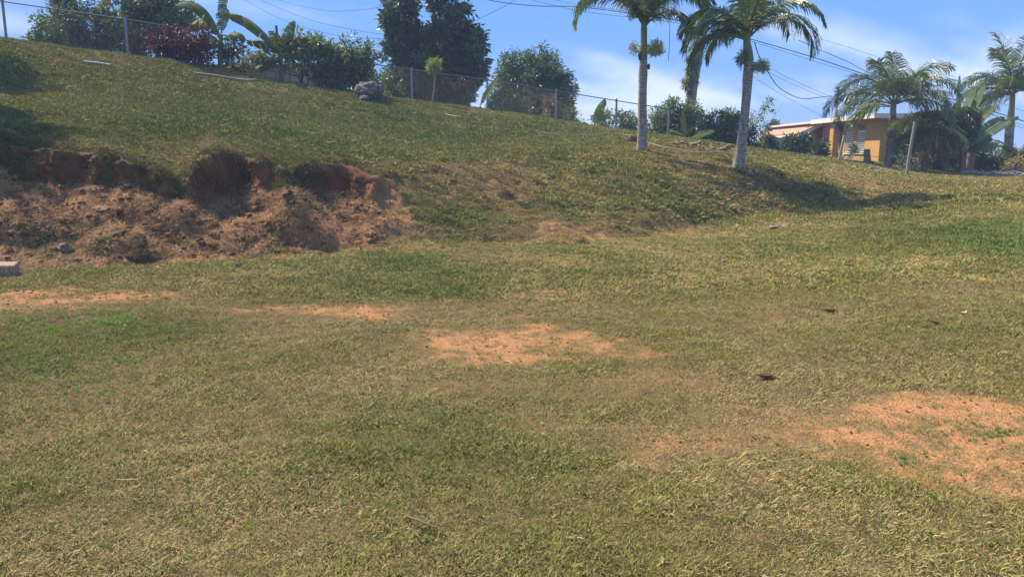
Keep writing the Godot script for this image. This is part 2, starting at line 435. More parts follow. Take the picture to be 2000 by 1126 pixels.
func build_ground() -> void:
	make_columns()
	for a in [-6.0, -4.2, -3.0, -2.2, -1.7, -1.35, -1.1, -0.95, -0.86]: g_a.push_back(a)
	var a := -0.8
	while a < 0.05:
		g_a.push_back(a); a += 0.0036
	while a < 0.82:
		g_a.push_back(a); a += 0.0062
	for b in [0.86, 0.95, 1.1, 1.35, 1.7, 2.2, 3.0, 4.2, 6.0]: g_a.push_back(b)
	for b in [-80.0, -40.0, -20.0, -10.0, -6.0, -4.0, -2.5, -1.2, 0.0, 0.8]: g_d.push_back(b)
	var d := 1.3
	while d < 9.7:
		g_d.push_back(d); d += 0.05
	while d < 16.6:
		g_d.push_back(d); d += 0.026
	while d < 36.0:
		g_d.push_back(d); d += 0.1
	while d < 64.0:
		g_d.push_back(d); d += 0.8
	while d < 1200.0:
		g_d.push_back(d); d *= 1.2
	n_a = g_a.size()
	# patches and lumps in world coordinates
	var pt := []
	for p in PATCHES:
		var c := ground_hit(p[0], p[1])
		var n1 := ground_hit(p[0], p[1] - p[3])
		var n2 := ground_hit(p[0], p[1] + p[3])
		var grow := 1.35 if p[5] == 0 else 1.15
		pt.push_back([c.x, -c.z, p[2] * -c.z / F * grow, clampf((n2.z - n1.z) * 0.5, 0.12, 3.0) * grow, p[4], p[5]])
	var lm := []
	for l in LUMPS:
		lm.push_back([(l[0] - 1000.0) / F * l[1] * 1.01, l[1], l[2], l[3]])
	var total := n_a * g_d.size()
	var y_ := PackedFloat32Array(); y_.resize(total)
	g_bare.resize(total); g_green.resize(total); g_brown.resize(total)
	var vs := PackedVector3Array(); vs.resize(total)
	var cs := PackedColorArray(); cs.resize(total)
	var k := 0
	for jd in g_d.size():
		d = g_d[jd]
		var w := wid(d)
		var near := d > 1.0 and d < 40.0
		# what may reach this row
		var rp := []
		for p in pt:
			if absf(d - p[1]) < p[3] * 1.8: rp.push_back(p)
		var rl := []
		for l in lm:
			if absf(d - l[1]) < l[2] * 1.2: rl.push_back(l)
		for ja in n_a:
			var x := g_a[ja] * w
			var y := profile(x, d)
			var bare := 0.0
			var green := 0.0
			var brown := 0.0
			var face := 0.0
			if near:
				var seg := p_seg
				var fr := p_frac
				var foot := p_foot
				var base := p_base
				var lip := p_lip
				var au := x / d
				var n1 := nz.get_noise_2d(x * 6.0, d * 6.0)
				var n2 := nz.get_noise_2d(x * 26.0 + 100.0, d * 26.0)
				var n3 := nz.get_noise_2d(x * 1.6, d * 1.6)
				var n4 := nz.get_noise_2d(x * 90.0, d * 90.0)
				var amp := 1.0 + smoothstep(foot - 1.0, foot + 1.0, d) * 0.6
				y += (n3 * 0.05 + n1 * 0.024 + n2 * 0.012) * amp
				var left := 1.0 - smoothstep(-0.2, -0.165, au + n1 * 0.02)
				# the slumped earth below the bank
				var toe := foot + lerpf(0.95, 0.25, smoothstep(-0.6, -0.36, au)) + nz2.get_noise_2d(x * 6.0, 77.0) * 0.7 + nz2.get_noise_2d(x * 22.0, 31.0) * 0.35
				var deb := left * smoothstep(toe - 0.45, toe + 0.6, d + n1 * 0.9 + n2 * 0.6 + n4 * 0.3) * (1.0 - smoothstep(lip - 0.2, lip - 0.02, d + n2 * 0.12))
				face = left * smoothstep(base - 0.15, base + 0.03, d) * (1.0 - smoothstep(lip - 0.2, lip - 0.04, d + n2 * 0.12 + n1 * 0.08))
				if deb > 0.0:
					var r1 := 1.0 - absf(nz2.get_noise_2d(x * 5.0, d * 13.0)) * 2.0
					var r2 := 1.0 - absf(nz2.get_noise_2d(x * 17.0 + 9.0, d * 38.0)) * 2.0
					y += deb * (1.0 - face * 0.6) * (r1 * 0.055 + r2 * 0.024 + n4 * 0.018)
					bare = maxf(bare, deb * (0.98 + 0.7 * n1 + 0.6 * n2 + n4 * 0.4))
					brown = maxf(brown, deb * 0.9)
				bare = maxf(bare, face * 1.1)
				# the fresh orange scar that closes the bank on the right
				var ua := au * F + 1000.0
				var scar := smoothstep(686.0, 700.0, ua + n1 * 16.0) * (1.0 - smoothstep(738.0, 772.0, ua + n1 * 30.0 + n2 * 30.0 - (lip - d) * 24.0)) * smoothstep(base - 0.5, base - 0.1, d) * (1.0 - smoothstep(lip - 0.25, lip - 0.02, d + n2 * 0.2))
				bare = maxf(bare, scar * (1.3 + n2 * 0.5))
				y += scar * (n4 * 0.04 + n2 * 0.05)
				var rough := (1.0 - left) * smoothstep(foot - 0.2, foot + 0.6, d) * (1.0 - smoothstep(lip, lip + 3.0, d))
				y += rough * (n2 * 0.03 + n4 * 0.018 + nz2.get_noise_2d(x * 12.0, d * 12.0) * 0.05)
				brown += rough * (0.15 + nz2.get_noise_2d(x * 9.0 + 40.0, d * 12.0) * 0.9)
				bare += rough * maxf(0.0, nz2.get_noise_2d(x * 15.0 + 80.0, d * 22.0) + n2 * 0.4 - 0.3) * 0.8
				for l in rl:
					var q := Vector2((x - l[0]) / l[2], (d - l[1]) / l[2]).length() + n1 * 0.25
					if q < 1.0:
						var e := 1.0 - q * q
						y += l[3] * e * (2.0 - e)
				for p in rp:
					var q := Vector2((x - p[0]) / p[2], (d - p[1]) / p[3]).length_squared()
					if q < 3.0:
						var s: float = p[4] * exp(-q * 1.1)
						if p[5] == 0:
							bare += s * clampf(0.48 + n1 * 1.2 + n2 * 1.9 + n4 * 1.7, 0.0, 1.4)
							brown += s * 0.9
						elif p[5] == 1: brown += s
						else: green += s
				green += n3 * 0.5 + n1 * 0.3 + 0.4 * smoothstep(lip - 0.5, lip + 1.5, d) * (1.0 - smoothstep(0.25, 0.5, au))
				brown += nz.get_noise_2d(x * 3.0 + 300.0, d * 3.0) * 0.5
				bare += maxf(0.0, n1 * 0.5 + n2 * 0.35 - 0.28) * 0.9
				if green > 0.6 and deb > 0.0: bare *= lerpf(1.0, 0.15, clampf((green - 0.6) * 2.5, 0.0, 1.0))
			y_[k] = y
			var push := 0.0
			if face > 0.0:
				var left_ := 1.0 - smoothstep(-0.2, -0.165, x / d)
				push = face * (nz2.get_noise_3d(x * 22.0, y * 30.0, 5.0) * 0.12 + nz2.get_noise_3d(x * 60.0, y * 70.0, 9.0) * 0.025)
				push += left_ * smoothstep(0.3, 0.9, p_frac) * (0.12 if p_seg == 4 else 0.0)
			g_bare[k] = clampf(bare, 0.0, 1.2)
			g_green[k] = green
			g_brown[k] = brown
			vs[k] = Vector3(x, y, -d + push)
			# what the ground is made of: thatch and soil
			var nn := nz.get_noise_2d(x * 40.0 + 7.0, d * 40.0)
			var soil := Color(0.32, 0.168, 0.072).lerp(Color(0.41, 0.225, 0.095), clampf(0.5 + nn, 0.0, 1.0))
			var red := Color(0.21, 0.09, 0.05)
			var thatch := Color(0.10, 0.078, 0.036).lerp(Color(0.19, 0.14, 0.07), clampf(0.5 + nn + brown * 0.2, 0.0, 1.0))
			thatch = thatch.lerp(Color(0.3, 0.19, 0.095), clampf((brown - 0.25) * 0.9, 0.0, 0.85))
			thatch = thatch.lerp(Color(0.095, 0.105, 0.04), clampf(green * 0.5, 0.0, 0.6))
			soil = soil.lerp(Color(0.52, 0.275, 0.14), clampf(brown * 0.5, 0.0, 0.6)).lerp(red, clampf(face, 0.0, 1.0))
			cs[k] = thatch.lerp(soil, smoothstep(0.25, 0.8, bare + nn * 0.25))
			k += 1
	g_y = y_
	# normals and triangles
	var rows := g_d.size()
	var ns := PackedVector3Array(); ns.resize(total)
	for jd in rows:
		for ja in n_a:
			var q := jd * n_a + ja
			var l := q - (1 if ja > 0 else 0)
			var r := q + (1 if ja < n_a - 1 else 0)
			var u := q - (n_a if jd > 0 else 0)
			var o := q + (n_a if jd < rows - 1 else 0)
			ns[q] = (vs[r] - vs[l]).cross(vs[o] - vs[u]).normalized()
	var ix := PackedInt32Array(); ix.resize((rows - 1) * (n_a - 1) * 6)
	var t := 0
	for jd in rows - 1:
		for ja in n_a - 1:
			var q := jd * n_a + ja
			ix[t] = q; ix[t + 1] = q + n_a; ix[t + 2] = q + 1
			ix[t + 3] = q + 1; ix[t + 4] = q + n_a; ix[t + 5] = q + n_a + 1
			t += 6
	var arr := []
	arr.resize(Mesh.ARRAY_MAX)
	arr[Mesh.ARRAY_VERTEX] = vs; arr[Mesh.ARRAY_NORMAL] = ns; arr[Mesh.ARRAY_COLOR] = cs; arr[Mesh.ARRAY_INDEX] = ix
	var am := ArrayMesh.new()
	am.add_surface_from_arrays(Mesh.PRIMITIVE_TRIANGLES, arr)
	am.surface_set_material(0, M.ground)
	var o := MeshInstance3D.new()
	o.name = "ground"
	o.mesh = am
	add_child(o)
	tag(o, "mown grassy slope of red earth with an eroded bank", "", "", "structure")

# ------------------------------------------------------------------ grass
func tuft(count: int, rad: float, l0: float, l1: float, w0: float, w1: float, tilt0: float, tilt1: float, mat: Material, cols: Array) -> ArrayMesh:
	var b := MB.new()
	for q in count:
		var an := rng.randf() * TAU
		var rr := rad * sqrt(rng.randf())
		var p := Vector3(cos(an) * rr, -0.006, sin(an) * rr)
		var az := rng.randf() * TAU
		var tl := lerpf(tilt0, tilt1, rng.randf())
		var h := Vector3(cos(az), 0, sin(az))
		var d1 := h * sin(tl) + Vector3.UP * cos(tl)
		var tl2 := minf(tl + rng.randf_range(0.05, 0.5), 1.7)
		var d2 := h * sin(tl2) + Vector3.UP * cos(tl2)
		var l := lerpf(l0, l1, rng.randf() * rng.randf() + 0.0) if rng.randf() < 0.7 else lerpf(l0, l1, rng.randf())
		var w := lerpf(w0, w1, rng.randf()) * 0.5
		var s := Vector3(-h.z, 0, h.x).rotated(d1, rng.randf_range(-0.9, 0.9)) * w
		var m := p + d1 * l * 0.55
		var t := m + d2 * l * 0.45
		var c: Color = cols[rng.randi() % cols.size()]
		c = c * rng.randf_range(0.75, 1.25)
		c.a = 1.0
		b.quad(p - s, p + s, m + s * 0.85, m - s * 0.85, c)
		b.tri(m - s * 0.85, m + s * 0.85, t, c)
	return b.mesh(mat)

func scatter(called: String, label: String, meshes: Array, places: Array, cat := "grass") -> void:
	# places: per mesh a PackedFloat32Array of rows of 16
	for q in meshes.size():
		var mm := MultiMesh.new()
		mm.transform_format = MultiMesh.TRANSFORM_3D
		mm.use_colors = true
		mm.mesh = meshes[q]
		var buf: PackedFloat32Array = places[q]
		mm.instance_count = buf.size() / 16
		mm.buffer = buf
		var o := MultiMeshInstance3D.new()
		o.name = numbered(called)
		o.multimesh = mm
		add_child(o)
		tag(o, label, cat, "", "stuff")

func put(buf: PackedFloat32Array, p: Vector3, nrm: Vector3, yaw: float, s: float, c: Color) -> void:
	var z := Vector3(sin(yaw), 0, cos(yaw))
	var x := nrm.cross(z).normalized()
	z = x.cross(nrm)
	buf.append_array([x.x * s, nrm.x * s, z.x * s, p.x, x.y * s, nrm.y * s, z.y * s, p.y, x.z * s, nrm.z * s, z.z * s, p.z, c.r, c.g, c.b, 1.0])

func build_grass() -> void:
	var near := []
	var nearp := []
	var W := [Color(1, 1, 0.95), Color(1.1, 1.0, 0.8), Color(0.8, 0.9, 0.7), Color(1.5, 1.4, 1.15), Color(0.55, 0.55, 0.5)]
	for q in 3: near.push_back(tuft(32, 0.055, 0.012, 0.038, 0.0021, 0.004, 0.5, 1.5, M.grass, W))
	for q in 2: near.push_back(tuft(26, 0.055, 0.015, 0.046, 0.0019, 0.0035, 0.8, 1.6, M.dry, W))
	var mid := []
	var midp := []
	for q in 3: mid.push_back(tuft(22, 0.075, 0.03, 0.07, 0.0045, 0.008, 0.4, 1.4, M.grass, W))
	for q in 2: mid.push_back(tuft(20, 0.08, 0.04, 0.09, 0.004, 0.007, 0.8, 1.6, M.dry, W))
	var farm := []
	var farp := []
	for q in 2: farm.push_back(tuft(22, 0.13, 0.05, 0.10, 0.009, 0.016, 0.3, 1.35, M.grass, W))
	farm.push_back(tuft(20, 0.13, 0.05, 0.11, 0.008, 0.014, 0.7, 1.55, M.dry, W))
	for q in 5: nearp.push_back(PackedFloat32Array())
	for q in 5: midp.push_back(PackedFloat32Array())
	for q in 3: farp.push_back(PackedFloat32Array())
	# rings: from, to, per square metre
	var rings := [[2.0, 4.5, 2100.0], [4.5, 7.0, 1500.0], [7.0, 10.0, 950.0], [10.0, 17.0, 620.0], [17.0, 24.0, 260.0], [24.0, 36.0, 150.0], [36.0, 46.0, 60.0]]
	for ri in rings.size():
		var r: Array = rings[ri]
		var d0: float = r[0]
		var d1: float = r[1]
		var lim := 0.74
		var pad := 0.5
		var area := (d1 * d1 - d0 * d0) * lim + 2.0 * pad * (d1 - d0)
		var num := int(area * r[2])
		for q in num:
			var d := sqrt(lerpf(d0 * d0, d1 * d1, rng.randf()))
			var x := rng.randf_range(-1.0, 1.0) * (d * lim + pad)
			var k := cell(x, d)
			var bare := g_bare[k]
			var keep := 1.0 - smoothstep(0.3, 1.15, bare) * 0.76
			if rng.randf() > keep:
				continue
			var p := Vector3(x, height(x, d), -d)
			# a tuft leans with the ground, half way to upright
			var hx := height(x + 0.08, d) - p.y
			var hd := height(x, d + 0.08) - p.y
			var nrm := Vector3(-hx / 0.08, 1.0, hd / 0.08)
			if nrm.length() > 2.6 and rng.randf() < 0.85:
				continue
			nrm = nrm.normalized().lerp(Vector3.UP, 0.4).normalized()
			var green := g_green[k]
			var brown := g_brown[k]
			var fine := nz3.get_noise_2d(x * 14.0, d * 14.0)
			var pd := clampf(0.44 + brown * 0.5 - green * 0.6 + fine * 0.55, 0.05, 0.95)
			var dry := rng.randf() < pd
			var c: Color
			if dry:
				c = Color(0.47, 0.375, 0.185).lerp(Color(0.28, 0.205, 0.105), clampf(rng.randf() * 0.7 + brown * 0.3, 0.0, 1.0))
			else:
				c = Color(0.27, 0.25, 0.085).lerp(Color(0.18, 0.21, 0.066), clampf(0.35 + green * 0.6 + fine * 0.6 + rng.randf_range(-0.2, 0.2), 0.0, 1.0))
				if green > 0.85:
					c = c.lerp(Color(0.2, 0.265, 0.075), clampf(green - 0.7, 0.0, 0.8))
			c = c * rng.randf_range(0.8, 1.2) * (1.0 - 0.16 * clampf(green, 0.0, 1.0))
			var s := rng.randf_range(0.75, 1.25)
			if green > 0.7 and not dry: s *= 1.0 + minf(0.5, (green - 0.7) * 0.9)
			if bare > 0.3: s *= 0.8
			var yaw := rng.randf() * TAU
			var dl := d + rng.randf_range(-1.0, 1.0) * d * 0.16
			s *= 0.8 + 0.45 * smoothstep(-0.5, 0.6, nz3.get_noise_2d(x * 120.0, d * 120.0) + nz3.get_noise_2d(x * 40.0, d * 40.0))
			if brown > 0.5: s *= 0.78
			if dl < 9.6:
				put(nearp[(3 + rng.randi() % 2) if dry else rng.randi() % 3], p, nrm, yaw, s, c)
			elif dl < 17.5:
				put(midp[(3 + rng.randi() % 2) if dry else rng.randi() % 3], p, nrm, yaw, s, c)
			else:
				put(farp[2 if dry else rng.randi() % 2], p, nrm, yaw, s, c)
	scatter("lawn_grass", "short mown grass of the foreground lawn, green and straw blades mixed", near, nearp)
	scatter("bank_grass", "short grass on the bank and around the slumped red earth", mid, midp)
	scatter("hill_grass", "short grass on the upper slope below the fence", farm, farp)
	# the turf edge that hangs over the bank, and coarse weeds
	var lipm := [tuft(26, 0.1, 0.035, 0.11, 0.004, 0.008, 0.7, 1.75, M.grass, W)]
	var lipb := PackedFloat32Array()
	for q in 4200:
		var au := rng.randf_range(-0.72, -0.15)
		profile(au * 13.5, 13.5)
		var d := p_lip + rng.randf_range(-0.09, 0.16)
		var x := au * d
		var c := Color(0.11, 0.125, 0.045).lerp(Color(0.26, 0.18, 0.095), rng.randf()) * rng.randf_range(0.75, 1.15)
		put(lipb, Vector3(x, height(x, d), -d), Vector3(0, 0.75, 0.66), rng.randf() * TAU, rng.randf_range(0.45, 0.9), c)
	for q in 2600:
		# bunches that grow on ledges of the face
		var au := rng.randf_range(-0.72, -0.2)
		profile(au * 13.5, 13.5)
		var d := lerpf(p_base - 0.1, p_lip, rng.randf())
		var x := au * d
		if nz3.get_noise_2d(x * 45.0, d * 60.0) < 0.12: continue
		var c := Color(0.13, 0.13, 0.05).lerp(Color(0.26, 0.17, 0.09), rng.randf())
		put(lipb, Vector3(x, height(x, d), -d + 0.06), Vector3(0, 0.5, 0.86), rng.randf() * TAU, rng.randf_range(0.5, 1.1), c)
	scatter("overhanging_turf", "ragged turf edge hanging over the eroded red bank", lipm, [lipb])
	var weedm := [tuft(16, 0.05, 0.06, 0.16, 0.006, 0.012, 0.15, 1.1, M.leaf, [Color(1, 1, 1), Color(1.2, 1.15, 0.8)])]
	var wb := PackedFloat32Array()
	var spots := [[230, 625, 60, 14, 90], [110, 640, 120, 20, 90], [1950, 470, 110, 45, 420], [1880, 420, 140, 24, 160], [1700, 520, 200, 20, 60], [830, 505, 60, 12, 60], [1430, 460, 300, 10, 60], [300, 460, 140, 10, 70], [920, 420, 60, 22, 90], [1180, 400, 140, 20, 110], [1290, 395, 60, 12, 50], [760, 860, 300, 60, 40], [200, 760, 240, 60, 90], [1960, 850, 60, 10, 26], [1790, 890, 60, 14, 26], [1850, 840, 100, 30, 24], [1280, 410, 200, 30, 60], [970, 300, 30, 20, 60], [1760, 310, 160, 18, 40], [600, 410, 60, 24, 220], [300, 170, 300, 40, 60], [450, 960, 900, 200, 260], [1300, 900, 1000, 200, 160], [700, 700, 900, 120, 160], [150, 690, 300, 90, 200]]
	for s in spots:
		for q in s[4]:
			var h := ground_hit(s[0] + rng.randfn() * s[2] * 0.5, s[1] + rng.randfn() * s[3] * 0.5)
			var dd := -h.z
			var c := Color(0.15, 0.24, 0.05).lerp(Color(0.23, 0.3, 0.075), rng.randf())
			put(wb, Vector3(h.x, height(h.x, dd), h.z), Vector3.UP, rng.randf() * TAU, rng.randf_range(0.35, 0.75) * clampf(dd / 11.0, 0.42, 1.0), c)
	scatter("weed_patch", "brighter green coarse weeds sprouting through the lawn", weedm, [wb])
	var clm := []
	var clp := []
	for q in 3:
		clm.push_back(rock(Vector3(0.11, 0.075, 0.09), Color(1, 1, 1), 200 + q, 0.5, 6, 8).mesh(M.ground))
		clp.push_back(PackedFloat32Array())
	for q in 1500:
		var au := rng.randf_range(-0.7, -0.165)
		profile(au * 12.5, 12.5)
		var d := lerpf(p_foot + 0.3, p_base + 0.1, rng.randf())
		var x := au * d
		var c := Color(0.36, 0.21, 0.115).lerp(Color(0.24, 0.13, 0.075), rng.randf())
		put(clp[q % 3], Vector3(x, height(x, d) + 0.01, -d), Vector3(rng.randfn() * 0.3, 1, rng.randfn() * 0.3).normalized(), rng.randf() * TAU, pow(rng.randf(), 4.0) * 1.2 + 0.12, c)
	for q in 26000:
		var d := sqrt(lerpf(9.0, 210.0, rng.randf()))
		var x := rng.randf_range(-0.72, 0.72) * d
		if g_bare[cell(x, d)] < 0.5: continue
		var c := Color(0.43, 0.24, 0.115).lerp(Color(0.33, 0.18, 0.085), rng.randf())
		put(clp[q % 3], Vector3(x, height(x, d) + 0.002, -d), Vector3(rng.randfn() * 0.3, 1, rng.randfn() * 0.3).normalized(), rng.randf() * TAU, (pow(rng.randf(), 4.0) * 0.3 + 0.06) * clampf(d / 9.0, 0.6, 1.3), c)
	scatter("earth_clods", "crumbled clods of red-brown earth on the slumped bank", clm, clp, "earth")
	var ros := MB.new()
	for q in 7:
		var an := q * 2.4
		var dd := Vector3(cos(an), rng.randf_range(0.12, 0.5), sin(an)).normalized()
		ros.leaf(Vector3(0, 0.012, 0), dd, Vector3(-sin(an), 0, cos(an)), rng.randf_range(0.028, 0.05), rng.randf_range(0.011, 0.018), Color(1, 1, 1) * rng.randf_range(0.8, 1.2))
	var rosb := PackedFloat32Array()
	for q in 3600:
		var d := sqrt(lerpf(4.0, 150.0, rng.randf()))
		var x := rng.randf_range(-0.72, 0.72) * d
		var k := cell(x, d)
		if g_bare[k] > 0.5 or nz3.get_noise_2d(x * 26.0 + 90.0, d * 26.0) < 0.05 - g_green[k] * 0.25: continue
		var c := Color(0.24, 0.28, 0.085).lerp(Color(0.33, 0.34, 0.14), rng.randf())
		put(rosb, Vector3(x, height(x, d) + 0.008, -d), Vector3(rng.randfn() * 0.3, 1, rng.randfn() * 0.3).normalized(), rng.randf() * TAU, rng.randf_range(0.2, 0.5), c)
	scatter("broadleaf_weeds", "small broad-leaved weeds dotted through the lawn", [ros.mesh(M.grass)], [rosb], "weeds")
	# roots and dead stalks lying on the slumped earth
	var rootm := [tuft(14, 0.12, 0.08, 0.22, 0.003, 0.007, 1.25, 1.6, M.dry, [Color(1, 1, 1), Color(0.7, 0.62, 0.55), Color(1.2, 1.1, 0.95)])]
	var rb := PackedFloat32Array()
	for q in 6000:
		var au := rng.randf_range(-0.7, -0.17)
		profile(au * 12.5, 12.5)
		var d := lerpf(p_foot + 0.3, p_base, rng.randf())
		var x := au * d
		var c := Color(0.47, 0.3, 0.17).lerp(Color(0.24, 0.14, 0.08), rng.randf())
		put(rb, Vector3(x, height(x, d) + 0.008, -d), Vector3(0, 0.92, 0.38), rng.randf() * TAU, rng.randf_range(0.4, 1.1), c)
	scatter("dead_roots", "dry roots and dead stalks strewn over the slumped red earth", rootm, [rb])

# ------------------------------------------------------------------ plants
func rdir() -> Vector3:
	var z := rng.randf_range(-1.0, 1.0)
	var a := rng.randf() * TAU
	var r := sqrt(1.0 - z * z)
	return Vector3(r * cos(a), z, r * sin(a))

# leaves in clumps through a set of blobs [centre, radius]; gaps where the noise is low
func foliage(blobs: Array, o: Vector3, density: float, per: int, ll: float, lw: float, cols: Array, gap := -0.12, droop := 0.35, clump := 0.2) -> MB:
	var b := MB.new()
	for bl in blobs:
		var c: Vector3 = bl[0]
		var r: float = bl[1]
		var num := int(density * r * r * 60.0)
		for q in num:
			var dir := rdir()
			var rr := r * pow(rng.randf(), 0.45)
			rr *= 1.0 + nz3.get_noise_3dv(dir * 40.0 + c * 30.0) * 0.5
			var p := c + dir * rr
			if nz3.get_noise_3dv(p * 34.0) < gap:
				continue
			var cc: Color = cols[rng.randi() % cols.size()] * rng.randf_range(1.0, 1.5)
			for j in per:
				var e := rdir()
				var lp := p + e * clump * rng.randf()
				var ld := (e * 0.9 + dir * 0.5 + Vector3(0, -droop, 0)).normalized()
				var sd := ld.cross(rdir()).normalized()
				var c2: Color = cc * rng.randf_range(0.8, 1.2)
				c2.a = 1.0
				var l := ll * rng.randf_range(0.7, 1.25)
				b.leaf(lp - o, ld, sd, l, lw * l / ll, c2)
	return b

func blobs_of(list: Array, d: float, spread := 0.0) -> Array:
	var out := []
	for l in list:
		var dd: float = d + (l[3] if l.size() > 3 else rng.randf_range(-spread, spread))
		out.push_back([spot(l[0], l[1], dd), l[2] * dd / F])
	return out

func limbs(base: Vector3, blobs: Array, r0: float, col: Color, fork := 0.35) -> MB:
	var b := MB.new()
	for bl in blobs:
		var t: Vector3 = bl[0] - base
		var f := Vector3(0, t.y * fork, 0) + Vector3(t.x, 0, t.z) * fork * 0.25
		var m := t * 0.6 + Vector3(0, t.y * 0.04, 0) + rdir() * 0.08
		var rr: float = r0 * clampf(bl[1], 0.4, 1.0)
		b.tube([Vector3(0, -0.3, 0), f * 0.5 + rdir() * 0.04, f, m, t], [rr * 1.15, rr, rr * 0.8, rr * 0.45, rr * 0.15], 7, col, col * 0.9)
	return b

func shrub(called: String, label: String, cat: String, u: float, d: float, list: Array, density: float, per: int, ll: float, lw: float, cols: Array, group := "", gap := -0.12, stem_r := 0.05, stem_col := Color(0.16, 0.12, 0.09), mat: Material = null, spread := 0.35, droop := 0.35, clump := 0.2) -> Node3D:
	var base := on_ground(u, d)
	var o := thing(called, label, cat, base, group)
	var bl := blobs_of(list, d, spread)
	var tree := cat == "tree" or cat == "sapling"
	part("crown" if tree else "foliage", foliage(bl, base, density, per, ll, lw, cols, gap, droop, clump), mat if mat else M.leaf, o)
	part("trunk" if tree else "stem", limbs(base, bl, stem_r, stem_col), M.bark, o)
	return o

# ------------------------------------------------------------------ palms
# a feather leaf: from its foot along az/elevation, bending down; plumose leaves carry leaflets in several planes
func frond(parent: Node3D, at: Vector3, az: float, el: float, length: float, bend: float, leaflet: float, lw: float, col: Color, plum := 0.0, num := 46, hang := 0.5, stem_col := Color(0.16, 0.2, 0.07), stem_r := 0.022, bare_part := 0.16) -> void:
	var h := Vector3(cos(az), 0, sin(az))
	var side := Vector3(-h.z, 0, h.x)
	var pts := []
	var rad := []
	var dirs := []
	var p := at
	var steps := 16
	for q in steps + 1:
		var t := float(q) / steps
		var e := el - bend * pow(t, 1.35)
		var dir := h * cos(e) + Vector3.UP * sin(e)
		pts.push_back(p); dirs.push_back(dir)
		rad.push_back(lerpf(stem_r, stem_r * 0.15, t))
		p += dir * (length / steps)
	var b := MB.new()
	for q in num:
		var t := lerpf(bare_part, 0.995, (q + rng.randf() * 0.5) / num)
		var fi := t * steps
		var i0 := mini(int(fi), steps - 1)
		var pos: Vector3 = pts[i0].lerp(pts[i0 + 1], fi - i0)
		var dir: Vector3 = dirs[i0].lerp(dirs[i0 + 1], fi - i0).normalized()
		var up := side.cross(dir).normalized()
		if up.y < 0.0 and absf(dir.y) < 0.9: up = -up
		var ll := leaflet * (0.45 + 0.75 * sin(PI * clampf(0.12 + t * 0.82, 0.0, 1.0))) * rng.randf_range(0.85, 1.12)
		if t > 0.9: ll *= 0.75
		for sg in [-1.0, 1.0]:
			var lift := 0.35 + plum * rng.randf_range(-1.3, 1.3)
			var fwd := lerpf(0.45, 1.1, t)
			var d0: Vector3 = (side * sg + dir * fwd + up * lift).normalized()
			var dn := Vector3(0, -1, 0)
			var d1: Vector3 = (d0 + dn * hang * 0.6).normalized()
			var d2: Vector3 = (d1 + dn * hang * rng.randf_range(0.8, 1.5)).normalized()
			var ws: Vector3 = d0.cross(up).normalized().cross(d0)
			ws = ws.lerp(dir, 0.5).normalized() * lw * 0.5
			var a: Vector3 = pos
			var m1: Vector3 = a + d0 * ll * 0.35
			var m2: Vector3 = m1 + d1 * ll * 0.35
			var e: Vector3 = m2 + d2 * ll * 0.3
			var c: Color = col * rng.randf_range(0.78, 1.22)
			c.a = 1.0
			b.quad(a - ws * 0.5, a + ws * 0.5, m1 + ws, m1 - ws, c)
			b.quad(m1 - ws, m1 + ws, m2 + ws * 0.8, m2 - ws * 0.8, c)
			b.tri(m2 - ws * 0.8, m2 + ws * 0.8, e, c)
	var o := part("frond", b, M.leaf_glossy, parent)
	var s := MB.new()
	s.tube(pts, rad, 6, stem_col, stem_col * 1.1)
	part("leaf_stalk", s, M.plastic, o)

func ring_trunk(pts: Array, rad: Array, col: Color, ring: float, groove := 0.04, sides := 18) -> MB:
	# a palm trunk with leaf scar rings: raised bands along a curve
	var cv := Curve3D.new()
	for p in pts: cv.add_point(p)
	for q in range(1, pts.size() - 1):
		var tn: Vector3 = (pts[q + 1] - pts[q - 1]) * 0.18
		cv.set_point_in(q, -tn); cv.set_point_out(q, tn)
	var l := cv.get_baked_length()
	var num := int(l / ring) * 3
	var pp := []
	var rr := []
	for q in num + 1:
		var t := float(q) / num
		pp.push_back(cv.sample_baked(l * t, true))
		var ft := t * (rad.size() - 1)
		var i0 := mini(int(ft), rad.size() - 2)
		var r := lerpf(rad[i0], rad[i0 + 1], ft - i0)
		rr.push_back(r * (1.0 + (groove if q % 3 == 1 else (-groove if q % 3 == 0 else 0.0)) + nz3.get_noise_1d(q * 21.0) * 0.03))
	var b := MB.new()
	var k0 := 0
	b.tube(pp, rr, sides, Color.WHITE)
	# scar bands: each ring a little darker or paler, with blotches of lichen
	for q in num + 1:
		var band := 0.72 if q % 3 == 0 else 1.0
		band *= 1.0 + nz3.get_noise_1d(q * 50.0) * 0.18
		for s in sides:
			var li := nz3.get_noise_3d(s * 14.0, q * 9.0, 3.0)
			var c := col * band
			if li > 0.15: c = c.lerp(Color(0.55, 0.55, 0.5), 0.4)
			elif li < -0.22: c = c.lerp(Color(0.16, 0.13, 0.1), 0.45)
			c.a = 1.0
			b.c[k0 + q * sides + s] = c
	return b

